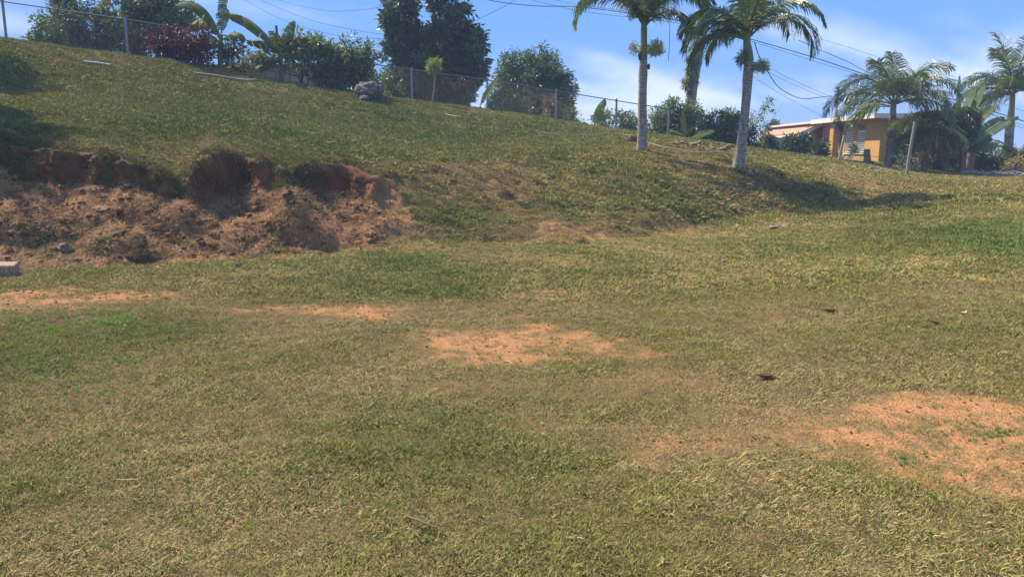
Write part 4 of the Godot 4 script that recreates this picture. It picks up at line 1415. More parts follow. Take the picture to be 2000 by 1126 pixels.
	sb.tube([Vector3(0, -0.1, 0), st * 0.4 + Vector3(0.06, 0, 0), st * 0.75 + Vector3(0.05, 0, 0), st], [0.035, 0.03, 0.024, 0.012], 8, Color(0.34, 0.32, 0.24))
	part("trunk", sb, M.bark, sap)
	part("crown", foliage([[sp + st + Vector3(0, 0.05, 0), 0.2], [sp + st + Vector3(-0.12, -0.12, 0), 0.13]], sp, 16.0, 9, 0.15, 0.045, [Color(0.2, 0.24, 0.06), Color(0.15, 0.2, 0.05), Color(0.26, 0.27, 0.09)], -1.0, 0.2, 0.12), M.leaf, sap)
	# bushes in the middle behind the palms
	shrub("hedge_bush", "low bush between the fence posts left of the first palm", "shrub", 1215, 36.5, [
		[1180, 238, 18], [1210, 235, 20], [1235, 240, 20], [1150, 245, 14], [1225, 255, 20], [1190, 255, 18]], 3.4, 12, 0.15, 0.07, mid, "", -0.12, 0.03)
	shrub("bamboo_bush", "tall feathery bush between the two palms", "shrub", 1315, 34.2, [
		[1295, 225, 22], [1320, 215, 24], [1345, 220, 22], [1285, 250, 26], [1320, 250, 30], [1350, 250, 24], [1275, 268, 18], [1335, 272, 20]],
		4.6, 14, 0.17, 0.05, [Color(0.09, 0.14, 0.06), Color(0.12, 0.17, 0.07), Color(0.07, 0.11, 0.05), Color(0.16, 0.2, 0.1)], "", -0.25, 0.04)
	shrub("dark_hedge", "dark leafy hedge bush left of the second palm", "shrub", 1400, 36.0, [
		[1375, 235, 20], [1400, 240, 24], [1430, 232, 20], [1385, 265, 24], [1415, 268, 26], [1445, 262, 22], [1365, 275, 14], [1440, 285, 18], [1405, 288, 18], [1470, 262, 16], [1468, 285, 16]],
		4.6, 14, 0.16, 0.07, dark + mid, "", -0.2, 0.04)
	shrub("thin_tree", "thin open-branched tree left of the house's tiled eave", "tree", 1485, 42.0, [
		[1485, 215, 16], [1475, 235, 16], [1500, 205, 12], [1515, 218, 8], [1490, 245, 14], [1530, 200, 6], [1478, 258, 16]],
		2.2, 8, 0.15, 0.06, mid, "", 0.0, 0.04)
	for q in [[1514, 241, 6], [1500, 246, 4]]:
		shrub("distant_tree", "tiny distant tree against the sky, %s above the tiled eave" % ["taller, right one" if q[0] == 1514 else "shorter, left one"], "tree", q[0], 75.0, [[q[0], q[1], q[2]], [q[0] - 1, q[1] + 6, q[2] * 1.2], [q[0] + 1, q[1] + 14, q[2] * 1.4]], 2.0, 8, 0.4, 0.18, dark, "distant trees over the eave", -0.2, 0.1)
	# trees out of view on the left, whose shadows reach the slope and the bank
	var lt := Vector3(-18.2, 0, -23.6)
	for q in 2:
		var tp: Vector3 = [Vector3(-16.8, 4.0, -22.6), Vector3(-12.9, 1.9, -16.2)][q]
		tp.y = height(tp.x, -tp.z)
		var hh: float = [4.6, 4.9][q]
		var tr := thing("shade_tree", ["leafy tree beyond the left edge, farther up the slope", "leafy tree beyond the left edge, beside the bank"][q], "tree", tp)
		var bl := []
		for j in 7:
			var an := TAU * j / 7.0
			bl.push_back([tp + Vector3(cos(an) * 0.7, hh + sin(an * 2.0) * 0.5, sin(an) * 0.7), 0.75])
		part("crown", foliage(bl, tp, 2.6, 10, 0.2, 0.09, mid, -0.2), M.leaf, tr)
		part("trunk", limbs(tp, bl, 0.09, Color(0.15, 0.12, 0.09)), M.bark, tr)
	# banana plants
	banana("banana_plant", "tall banana plant with ragged hanging leaves beside the red-leaved shrub", 430, 28.2, [
		[[432, 66], [0.3, 1.42, 1.4, 0.55, 0.15, 0.8, 0.2, 1.45]], [[430, 72], [3.0, 1.25, 2.1, 0.62, 2.1, 0.6, -0.75, 0.3]], [[430, 72], [3.5, 0.9, 1.7, 0.6, 2.2, 0.7, -0.8, 0.2]], [[434, 78], [0.2, 0.6, 1.1, 0.5, 2.2, 0.6, -0.8, -0.2]], [[428, 82], [4.2, 0.5, 1.3, 0.5, 2.0, 0.6, -0.7, 0.0]], [[430, 84], [1.9, 0.5, 1.3, 0.5, 2.0, 0.6, -0.7, 0.0]], [[428, 90], [2.6, 0.2, 1.1, 0.5, 1.6, 0.7, -0.8, 0.0]]], 0.095)
	banana("banana_plant", "low banana plant with one long leaf arching left over the slope", 550, 29.2, [
		[[548, 104], [3.1, 0.95, 2.75, 0.62, 1.3, 0.12, -0.55, 0.55]], [[546, 104], [3.4, 0.7, 1.5, 0.6, 1.3, 0.2, -0.6, 0.5]], [[550, 104], [0.3, 0.8, 1.4, 0.5, 1.5, 0.3, -0.5, -0.5]], [[546, 112], [3.9, 0.1, 1.2, 0.42, 1.3, 0.2, -0.6, 0.3]], [[546, 116], [2.9, -0.2, 1.2, 0.45, 0.8, 0.2, -0.5, 0.6]], [[552, 100], [0.5, 1.15, 1.2, 0.4, 0.5, 0.3, 0.1, -1.1]], [[551, 110], [5.4, 0.4, 1.2, 0.45, 1.4, 0.3, -0.5, -0.3]], [[549, 108], [1.6, 0.9, 1.3, 0.5, 1.0, 0.3, 0.1, 0.0]]], 0.085)
	banana("banana_sprout", "single pale banana leaf leaning beside the fence post under the tall tree", 937, 31.9, [[[938, 205], [0.0, 1.05, 1.2, 0.26, 0.15, 0.1, 0.2, 1.2]]], 0.16)
	banana("banana_sprout", "upright bright banana leaf right of the round-headed tree", 1163, 33.0, [[[1160, 246], [0.2, 1.2, 1.15, 0.42, 0.1, 0.1, 0.2, 1.2]], [[1165, 246], [0.1, 0.9, 0.8, 0.25, 0.3, 0.1, 0.2, 1.0]]], 0.17)
	banana("banana_sprout", "young banana plant with spread leaves at the foot of the feathery bush", 1345, 31.5, [[[1338, 272], [2.6, 1.45, 1.15, 0.26, 0.1, 0.1, 0.2, 1.3]], [[1348, 274], [0.1, 0.42, 1.0, 0.3, 0.3, 0.1, 0.2, 0.9]], [[1342, 274], [3.3, 0.7, 0.8, 0.3, 0.9, 0.1, -0.3, 0.5]], [[1345, 272], [1.5, 0.9, 0.8, 0.35, 0.9, 0.1, 0.1, 0.0]]], 0.085)

func banana(called: String, label: String, u: float, d: float, leaves: Array, tone: float) -> void:
	var base := on_ground(u, d)
	var o := thing(called, label, "banana plant", base)
	var top: Vector3 = spot(leaves[0][0][0], leaves[0][0][1] + 3.0, d)
	var b := MB.new()
	var h := maxf(top.y - base.y, 0.12)
	b.tube([Vector3(0, -0.2, 0), Vector3(0.02, h * 0.5, 0), Vector3(top.x - base.x, h, 0)], [0.1, 0.085, 0.05] if h > 0.5 else [0.05, 0.045, 0.03], 9, Color(0.26, 0.2, 0.12), Color(0.2, 0.22, 0.09))
	part("stem", b, M.bark, o)
	for l in leaves:
		var at: Vector3 = spot(l[0][0], l[0][1], d) - base
		at.y = maxf(at.y, 0.05)
		var p: Array = l[1]
		banana_leaf(o, at, p[0], p[1], p[2], p[3], p[4], Color(tone, tone * 1.35, tone * 0.4), p[5], "leaf", p[6], 0.1, p[7])

func build_palms() -> void:
	var grey := Color(0.43, 0.405, 0.37)
	var leafc := Color(0.1, 0.145, 0.06)
	# first palm
	var b1 := on_ground(1252, 21.0)
	var t1 := spot(1257, 118, 21.0) - b1
	var p1 := thing("christmas_palm", "left of the two slim grey-trunked palms, standing straight on the bank", "palm", b1, "slim palms on the bank")
	part("trunk", ring_trunk([Vector3(0, -0.15, 0), Vector3(0.02, 0.12, 0), t1 * 0.3 + Vector3(0.02, 0, 0), t1 * 0.6, t1], [0.17, 0.135, 0.125, 0.12, 0.115, 0.11, 0.12, 0.10], grey, 0.075), M.trunk, p1)
	var s1 := spot(1258, 58, 21.0) - b1
	var cs := MB.new()
	cs.tube([t1 - Vector3(0, 0.02, 0), t1.lerp(s1, 0.3), t1.lerp(s1, 0.7), s1, s1 + Vector3(0, 0.25, 0)], [0.098, 0.1, 0.085, 0.085, 0.06], 14, Color(0.2, 0.22, 0.13), Color(0.16, 0.2, 0.08))
	part("crownshaft", cs, M.plastic, p1)
	var top := s1 + Vector3(0, 0.05, 0)
	for f in [[3.15, 1.08, 2.45, 2.7], [3.4, 1.2, 2.4, 2.4], [2.6, 1.15, 2.4, 2.3], [0.02, 1.12, 2.5, 2.7], [0.35, 1.2, 2.3, 2.3], [5.9, 1.25, 2.4, 2.3], [1.6, 1.2, 2.3, 2.2], [4.6, 1.2, 2.3, 2.3], [5.3, 1.2, 2.4, 2.4], [1.0, 1.4, 2.2, 1.4], [5.0, 1.5, 2.0, 0.8], [0.5, 0.85, 1.5, 2.6]]:
		frond(p1, top, f[0], f[1], f[2], f[3], 0.56, 0.029, leafc, 0.22, 72, 1.15, Color(0.17, 0.2, 0.08), 0.03, 0.1)
	# dead leaf stalk hanging
	cable("hanging_stalk", "thin dry stalk hanging from the crown of the left slim palm", "stalk", [spot(1309, 38, 21.2), spot(1308, 75, 21.2), spot(1306, 118, 21.2)], 0.008, Color(0.2, 0.19, 0.12), M.dry)
	# second palm
	var b2 := on_ground(1443, 20.0)
	var t2 := spot(1463, 118, 20.0) - b2
	var p2 := thing("christmas_palm", "right of the two slim grey-trunked palms, curving and lower on the bank", "palm", b2, "slim palms on the bank")
	part("trunk", ring_trunk([Vector3(-0.02, -0.15, 0), Vector3(0.0, 0.12, 0), Vector3(t2.x * 0.45, t2.y * 0.3, 0), Vector3(t2.x * 0.85, t2.y * 0.62, 0), t2], [0.19, 0.14, 0.125, 0.115, 0.11, 0.11, 0.125, 0.11], grey, 0.07), M.trunk, p2)
	var s2 := spot(1459, 82, 20.0) - b2
	var cs2 := MB.new()
	cs2.tube([t2 - Vector3(0, 0.02, 0), t2.lerp(s2, 0.4), s2, s2 + Vector3(0, 0.3, 0)], [0.125, 0.12, 0.09, 0.07], 14, Color(0.24, 0.25, 0.15), Color(0.17, 0.2, 0.09))
	part("crownshaft", cs2, M.plastic, p2)
	top = s2 + Vector3(0, 0.05, 0)
	for f in [[0.0, 0.85, 2.35, 2.75], [0.45, 1.1, 2.3, 2.4], [5.7, 1.1, 2.2, 2.5], [3.1, 0.75, 2.0, 2.4], [2.7, 1.0, 2.1, 2.4], [3.6, 1.1, 2.2, 2.5], [1.5, 1.2, 2.2, 2.2], [4.6, 1.05, 2.0, 2.5], [2.2, 1.35, 2.2, 1.6], [5.1, 1.45, 2.1, 1.3], [3.3, 0.35, 1.7, 2.0], [4.1, 0.6, 1.7, 2.2]]:
		frond(p2, top, f[0], f[1], f[2], f[3], 0.56, 0.029, leafc, 0.22, 72, 1.15, Color(0.17, 0.2, 0.08), 0.03, 0.12)
	# epiphytes tied to the trunks
	epiphyte("epiphyte_clump", "rounded pale clump of air plants on the right of the left slim palm's trunk", [[1279, 92, 13], [1284, 97, 10], [1270, 100, 8]], 20.9, [1262, 103], [Color(0.4, 0.42, 0.26), Color(0.5, 0.5, 0.33), Color(0.3, 0.34, 0.18)])
	epiphyte("epiphyte_clump", "small drooping air plant on the left of the left slim palm's trunk", [[1240, 90, 7], [1237, 98, 5]], 20.9, [1249, 100], [Color(0.44, 0.45, 0.3), Color(0.34, 0.37, 0.2)])
	epiphyte("epiphyte_clump", "leafy clump of air plants on the right of the right slim palm's trunk", [[1486, 126, 10], [1494, 130, 8], [1478, 132, 7]], 19.9, [1467, 138], [Color(0.28, 0.32, 0.18), Color(0.38, 0.4, 0.26), Color(0.2, 0.25, 0.13)])
	epiphyte("epiphyte_clump", "sparse twiggy air plant on the left of the right slim palm's trunk", [[1448, 118, 9], [1452, 106, 8]], 19.9, [1459, 128], [Color(0.2, 0.23, 0.13), Color(0.14, 0.17, 0.09)])
	# old fruit-stalk knobs on the trunks
	for k in [[1251, 108, 0.13, 21.0, p1], [1267, 130, 0.08, 21.0, p1], [1469, 134, 0.12, 20.0, p2]]:
		var kn := part("root_knob", rock(Vector3(k[2], k[2] * 1.8, k[2]), Color(0.14, 0.11, 0.09), int(k[0]), 0.3, 10, 12), M.bark, k[4])
		kn.position = spot(k[0], k[1], k[3] - 0.02) - k[4].position
	# pale split stick across the right palm
	cable("split_stick", "pale stick wedged slanting across the right slim palm's trunk", "stick", [spot(1450, 157, 19.85), spot(1462, 147, 19.85), spot(1474, 135, 19.85)], 0.018, Color(0.42, 0.38, 0.3), M.wood)
	# the taller leaning palm behind, its trunk clothed in hanging leaves
	var b3 := on_ground(1345, 36.5)
	var p3 := thing("leaning_palm", "tall leaning palm behind, trunk clothed in hanging leaves", "palm", b3)
	var q1 := spot(1350, 190, 36.5) - b3
	var q2 := spot(1363, 110, 36.5) - b3
	var q3 := spot(1376, 40, 36.5) - b3
	var q4 := spot(1384, -40, 36.5) - b3
	part("trunk", ring_trunk([Vector3(0, -0.2, 0), q1 * 0.5, q1, q2, q3, q4], [0.28, 0.26, 0.235, 0.21, 0.18, 0.16], Color(0.46, 0.42, 0.35), 0.12), M.trunk, p3)
	for f in [[0.3, 0.8, 2.8, 2.6], [1.2, 1.2, 2.8, 2.2], [2.2, 1.1, 2.8, 2.4], [2.9, 0.7, 2.8, 2.4], [3.6, 0.8, 2.6, 2.5], [4.4, 1.0, 2.6, 2.5], [5.2, 0.9, 2.6, 2.5], [5.9, 0.6, 2.5, 2.4], [0.9, 0.4, 2.4, 2.2], [3.2, 0.1, 2.4, 1.6]]:
		frond(p3, q4, f[0], f[1], f[2], f[3], 0.7, 0.045, leafc * 0.9, 0.2, 60, 0.8, Color(0.17, 0.2, 0.08), 0.035, 0.1)
	var vb := []
	for l in [[1347, 152, 8], [1352, 132, 10], [1356, 112, 10], [1361, 92, 10], [1365, 72, 9], [1344, 166, 6], [1369, 55, 8]]:
		vb.push_back([spot(l[0], l[1], 36.3), l[2] * 36.3 / F])
	part("hanging_leaves", foliage(vb, b3, 12.0, 10, 0.34, 0.03, [Color(0.16, 0.19, 0.09), Color(0.24, 0.26, 0.15), Color(0.11, 0.14, 0.06)], -0.4, 1.6, 0.1), M.leaf, p3)

func epiphyte(called: String, label: String, list: Array, d: float, root: Array, cols: Array) -> void:
	var base := spot(root[0], root[1], d)
	var o := thing(called, label, "air plant", base, "air plants on the palm trunks")
	var bl := blobs_of(list, d, 0.03)
	part("leaves", foliage(bl, base, 42.0, 7, 0.1, 0.018, cols, -0.3, 0.1, 0.05), M.leaf, o)
	var b := MB.new()
	for q in bl:
		b.tube([Vector3.ZERO, (q[0] - base) * 0.5 + Vector3(0, -0.02, 0), q[0] - base], [0.018, 0.012, 0.006], 5, Color(0.2, 0.17, 0.12))
	part("stem", b, M.bark, o)

func build_right_garden() -> void:
	var qc := Color(0.125, 0.165, 0.08)
	# queen palm before the house
	var b1 := on_ground(1735, 33.0)
	var t1 := spot(1746, 205, 33.0) - b1
	var p1 := thing("queen_palm", "plume-leaved palm with rough trunk standing before the house corner", "palm", b1)
	part("trunk", ring_trunk([Vector3(0, -0.2, 0), Vector3(t1.x * 0.25, t1.y * 0.3, 0), t1 * 0.65, t1], [0.17, 0.15, 0.16, 0.15, 0.11], Color(0.27, 0.235, 0.2), 0.11, 0.1), M.trunk, p1)
	# stubs of old leaf bases
	for q in 16:
		var sb := MB.new()
		var an := q * 2.4
		var hh := 0.75 + q * 0.055
		var at := Vector3(t1.x * hh / t1.y, hh + 0.35, 0)
		var dd := Vector3(cos(an) * 0.45, 1.0, sin(an) * 0.45).normalized()
		sb.tube([at + Vector3(cos(an), 0, sin(an)) * 0.1, at + Vector3(cos(an), 0, sin(an)) * 0.13 + dd * 0.28], [0.05, 0.02], 5, Color(0.25, 0.21, 0.16))
		part("leaf_base", sb, M.wood, p1)
	for f in [[0.05, 1.0, 3.3, 2.2], [3.0, 1.05, 3.2, 2.3], [3.35, 0.65, 3.2, 2.0], [2.6, 1.35, 2.6, 1.5], [0.6, 1.3, 2.8, 1.8], [5.6, 0.9, 3.0, 2.3], [4.2, 0.9, 3.0, 2.5], [4.9, 1.2, 2.8, 2.4], [1.5, 1.1, 2.8, 2.2], [2.2, 0.8, 3.0, 2.2], [0.3, 0.4, 2.8, 1.9], [5.9, 0.45, 2.6, 1.9], [3.8, 0.4, 2.8, 1.9], [1.0, 0.7, 2.8, 2.1], [4.6, 1.52, 2.2, 0.4]]:
		frond(p1, t1, f[0], f[1], f[2], f[3], 0.66, 0.03, qc, 0.8, 96, 0.8, Color(0.2, 0.22, 0.1), 0.035, 0.16)
	# one old yellowing leaf hanging in front
	for f in [[3.9, 0.35, 2.3, 2.1], [3.6, 0.2, 2.1, 2.0]]:
		frond(p1, t1 + Vector3(0, -0.1, 0.1), f[0], f[1], f[2], f[3], 0.6, 0.032, Color(0.27, 0.28, 0.07), 0.7, 70, 1.0, Color(0.25, 0.24, 0.1), 0.03, 0.22)
	# lower palms and shrubs in the shade behind the leaning post
	for s in [["cane_palm", "short leaning palm with an orange-brown trunk right of the long post", 1806, 32.5, [1812, 265], Color(0.33, 0.17, 0.08), 0.1], ["cane_palm", "shaded palm with dead hanging leaves behind the short leaning palm", 1852, 33.5, [1850, 240], Color(0.2, 0.14, 0.09), 0.09]]:
		var b := on_ground(s[2], s[3])
		var t: Vector3 = spot(s[4][0], s[4][1], s[3]) - b
		var o := thing(s[0], s[1], "palm", b)
		part("trunk", ring_trunk([Vector3(0, -0.2, 0), t * 0.5 + Vector3(-0.04, 0, 0), t], [s[6] * 1.2, s[6], s[6] * 0.9], s[5], 0.1, 0.06), M.trunk, o)
		for q in 13:
			var az: float = q * 2.4 + s[2]
			frond(o, t, az, rng.randf_range(0.2, 1.2), rng.randf_range(1.4, 2.0), rng.randf_range(1.9, 2.7), 0.5, 0.04, Color(0.09, 0.125, 0.045) if q % 4 else Color(0.26, 0.28, 0.08), 0.5, 60, 0.9, Color(0.15, 0.17, 0.07), 0.025, 0.15)
		for q in 4:
			frond(o, t + Vector3(0, -0.15, 0), q * 1.57 + 0.6, -0.7, 1.4, 0.8, 0.4, 0.03, Color(0.2, 0.11, 0.08), 0.4, 30, 0.8, Color(0.2, 0.12, 0.08), 0.02, 0.15)
	# traveller's-palm like giant bird of paradise
	var b3 := on_ground(1893, 34.0)
	var p3 := thing("bird_of_paradise", "giant bird of paradise with tall upright paddle leaves", "plant", b3)
	var sb3 := MB.new()
	sb3.tube([Vector3(0, -0.2, 0), Vector3(0.02, 0.8, 0), Vector3(0, 1.5, 0)], [0.17, 0.15, 0.13], 10, Color(0.3, 0.23, 0.17))
	sb3.tube([Vector3(-0.35, -0.2, 0.1), Vector3(-0.4, 0.9, 0.1), Vector3(-0.42, 1.7, 0.1)], [0.12, 0.11, 0.1], 9, Color(0.26, 0.2, 0.15))
	part("stem", sb3, M.bark, p3)
	var pc := Color(0.13, 0.18, 0.08)
	for l in [[1872, 250, 1875, 152, 0.55, 0.15], [1855, 255, 1843, 180, 0.5, 0.2], [1885, 260, 1925, 170, 0.5, 0.3], [1880, 262, 1905, 175, 0.62, 0.25], [1890, 262, 1950, 205, 0.45, 0.4], [1895, 275, 1962, 233, 0.5, 0.4], [1897, 285, 1988, 232, 0.42, 0.3], [1885, 275, 1895, 225, 0.9, 0.5], [1893, 285, 1918, 240, 0.95, 0.4], [1890, 290, 1935, 265, 0.75, 0.4], [1875, 290, 1890, 245, 0.8, 0.4], [1880, 280, 1865, 205, 0.5, 0.3], [1888, 295, 1950, 285, 0.6, 0.5]]:
		var a := spot(l[0], l[1], 34.0 + rng.randf_range(-0.3, 0.3)) - b3
		var e := spot(l[2], l[3], 33.8 + rng.randf_range(-0.6, 0.6)) - b3
		var v := e - a
		banana_leaf(p3, a, atan2(v.z, v.x), atan2(v.y, Vector2(v.x, v.z).length()) + l[5] * 0.4, v.length() * 1.04, l[4], l[5], pc if l[4] < 0.7 else pc * 0.6, 0.25, "leaf", 0.2, 0.1, rng.randf_range(0.7, 1.5))
	# royal palm at the right edge
	var b4 := on_ground(1968, 39.0)
	var t4 := spot(1979, 185, 39.0) - b4
	var p4 := thing("royal_palm", "tall palm with smooth yellow-green upper trunk at the right edge", "palm", b4)
	var m4 := spot(1972, 262, 39.0) - b4
	part("trunk", ring_trunk([Vector3(0, -0.2, 0), m4 * 0.5, m4], [0.24, 0.22, 0.2], Color(0.34, 0.31, 0.26), 0.14, 0.02), M.trunk, p4)
	var c4 := MB.new()
	c4.tube([m4, m4.lerp(t4, 0.25), m4.lerp(t4, 0.5), t4], [0.2, 0.21, 0.15, 0.11], 14, Color(0.36, 0.34, 0.13), Color(0.2, 0.22, 0.1))
	part("crownshaft", c4, M.plastic, p4)
	for f in [[3.1, 0.9, 2.9, 1.9], [3.5, 0.5, 2.6, 1.6], [2.6, 1.25, 3.0, 1.2], [1.5, 1.45, 3.1, 0.7], [0.2, 0.9, 3.0, 2.0], [0.8, 1.2, 3.0, 1.4], [4.4, 0.9, 2.7, 2.2], [5.2, 0.8, 2.7, 2.2], [5.9, 0.5, 2.7, 1.8], [3.9, 0.1, 2.3, 1.3], [2.2, 0.7, 2.8, 1.8], [3.3, 1.4, 3.2, 0.5], [2.9, 0.1, 2.4, 1.4], [4.8, 0.2, 2.3, 1.4]]:
		frond(p4, t4, f[0], f[1], f[2], f[3], 0.75, 0.045, Color(0.14, 0.18, 0.075), 0.5, 74, 0.6, Color(0.2, 0.22, 0.09), 0.04, 0.12)
	# fan of low cycad leaves at the right edge
	var b5 := on_ground(1988, 35.0)
	var p5 := thing("cycad_palm", "low spreading dark palm with comb leaves at the right edge", "palm", b5)
	var s5 := MB.new()
	s5.tube([Vector3(0, -0.2, 0), Vector3(0, 0.35, 0)], [0.2, 0.16], 10, Color(0.14, 0.11, 0.08))
	part("trunk", s5, M.bark, p5)
	for q in 16:
		frond(p5, Vector3(0, 0.35, 0), q * 2.4, rng.randf_range(0.3, 1.2), 1.7, 1.1, 0.32, 0.03, Color(0.05, 0.08, 0.03), 0.05, 44, 0.2, Color(0.12, 0.15, 0.06), 0.02, 0.1)
	var dark := [Color(0.05, 0.075, 0.03), Color(0.065, 0.1, 0.04), Color(0.085, 0.12, 0.05)]
	var mid := [Color(0.08, 0.125, 0.05), Color(0.11, 0.15, 0.06), Color(0.14, 0.17, 0.075)]
	shrub("shade_shrub", "dark undergrowth below the giant bird of paradise", "shrub", 1880, 35.0, [[1850, 310, 18], [1875, 305, 22], [1900, 312, 20], [1925, 318, 16], [1945, 316, 14], [1830, 318, 14], [1905, 290, 16]], 4.2, 12, 0.18, 0.07, dark, "", -0.3, 0.04)
	shrub("croton_shrub", "low shrub with yellow and pink leaves beside the rubble edge", "shrub", 1985, 33.5, [[1985, 318, 12], [1975, 324, 9], [1998, 322, 10], [1960, 328, 7]], 6.0, 12, 0.13, 0.045, [Color(0.4, 0.3, 0.1), Color(0.34, 0.2, 0.12), Color(0.16, 0.16, 0.06), Color(0.45, 0.36, 0.14)], "", -0.4, 0.03)
	shrub("far_bush", "pale bush seen through the gap below the paddle leaves", "shrub", 1945, 48.0, [[1945, 292, 14], [1965, 300, 14], [1930, 302, 12], [1990, 296, 16]], 3.2, 10, 0.2, 0.08, [Color(0.12, 0.15, 0.08), Color(0.16, 0.18, 0.1)], "", -0.1, 0.04)
	shrub("palm_undergrowth", "leafy undergrowth around the foot of the short leaning palm", "shrub", 1820, 34.5, [[1800, 300, 16], [1825, 295, 18], [1790, 318, 12], [1815, 320, 14], [1840, 300, 16], [1770, 310, 10]], 4.0, 12, 0.2, 0.05, dark + mid, "", -0.25, 0.03)
	shrub("garden_thicket", "dense shaded thicket filling the garden right of the house corner", "shrub", 1840, 38.0, [[1760, 285, 22], [1790, 270, 26], [1820, 255, 28], [1850, 260, 28], [1880, 265, 26], [1910, 285, 26], [1780, 305, 22], [1810, 300, 24], [1845, 300, 26], [1880, 300, 24], [1915, 310, 20], [1750, 310, 14], [1860, 235, 20], [1815, 235, 18], [1890, 240, 18], [1790, 245, 20], [1775, 262, 18], [1835, 240, 20], [1860, 285, 24]], 4.2, 12, 0.22, 0.06, dark, "", -0.25, 0.04)
	# vine hedge in front of the white wall
	shrub("vine_hedge", "dark vine-covered hedge before the white wing of the house", "hedge", 1560, 41.0, [[1495, 285, 16], [1515, 292, 14], [1545, 280, 17], [1562, 278, 18], [1580, 283, 17], [1597, 287, 15], [1550, 295, 13], [1575, 297, 13], [1600, 298, 10], [1530, 297, 9], [1505, 275, 12], [1608, 283, 10], [1540, 272, 10], [1572, 270, 9], [1590, 276, 9]], 6.5, 13, 0.14, 0.07, dark, "", -0.22, 0.03, Color(0.13, 0.1, 0.08), null, 0.3)
	shrub("agave_tuft", "spiky tuft at the right end of the vine hedge", "shrub", 1600, 39.0, [[1596, 295, 9], [1606, 300, 8]], 14.0, 8, 0.4, 0.03, [Color(0.06, 0.09, 0.035), Color(0.09, 0.12, 0.05)], "", -0.5, 0.02, Color(0.13, 0.1, 0.08), null, 0.1, -0.9, 0.1)
	shrub("wall_plant", "small potted-looking plant in front of the ochre house's windows", "shrub", 1666, 41.5, [[1667, 290, 5], [1666, 300, 4]], 18.0, 6, 0.25, 0.04, mid, "", -0.6, 0.02, Color(0.13, 0.1, 0.08), null, 0.05, -0.5, 0.08)
	# posts
	post("timber_post", "thin pale leaning post in front of the house's louvred windows", 1638, 29.5, [1650, 264], 0.055, Color(0.5, 0.44, 0.36))
	post("timber_post", "long grey leaning post between the queen palm and the cane palm", 1771, 28.5, [1788, 237], 0.06, Color(0.36, 0.35, 0.31))
	post("timber_post", "short thick weathered stump post before the house corner", 1694, 33.5, [1694, 291], 0.15, Color(0.3, 0.27, 0.24))
	cable("boundary_wire", "thin wire strung between the leaning posts in front of the house", "wire", [spot(1640, 304, 29.5), spot(1694, 304, 33.0), spot(1720, 306, 32.0), spot(1775, 305, 28.6)], 0.009, Color(0.08, 0.08, 0.08), M.wire)

func post(called: String, label: String, u: float, d: float, tip: Array, r: float, col: Color) -> void:
	var b := on_ground(u, d)
	var t := spot(tip[0], tip[1], d) - b
	var m := MB.new()
	m.tube([Vector3(0, -0.3, 0), t * 0.35 + rdir() * 0.01, t * 0.7 + rdir() * 0.01, t], [r, r * 0.96, r * 0.9, r * 0.86], 9, col)
	var o := part(called, m, M.wood, self)
	o.position = b
	tag(o, label, "post", "posts before the house")

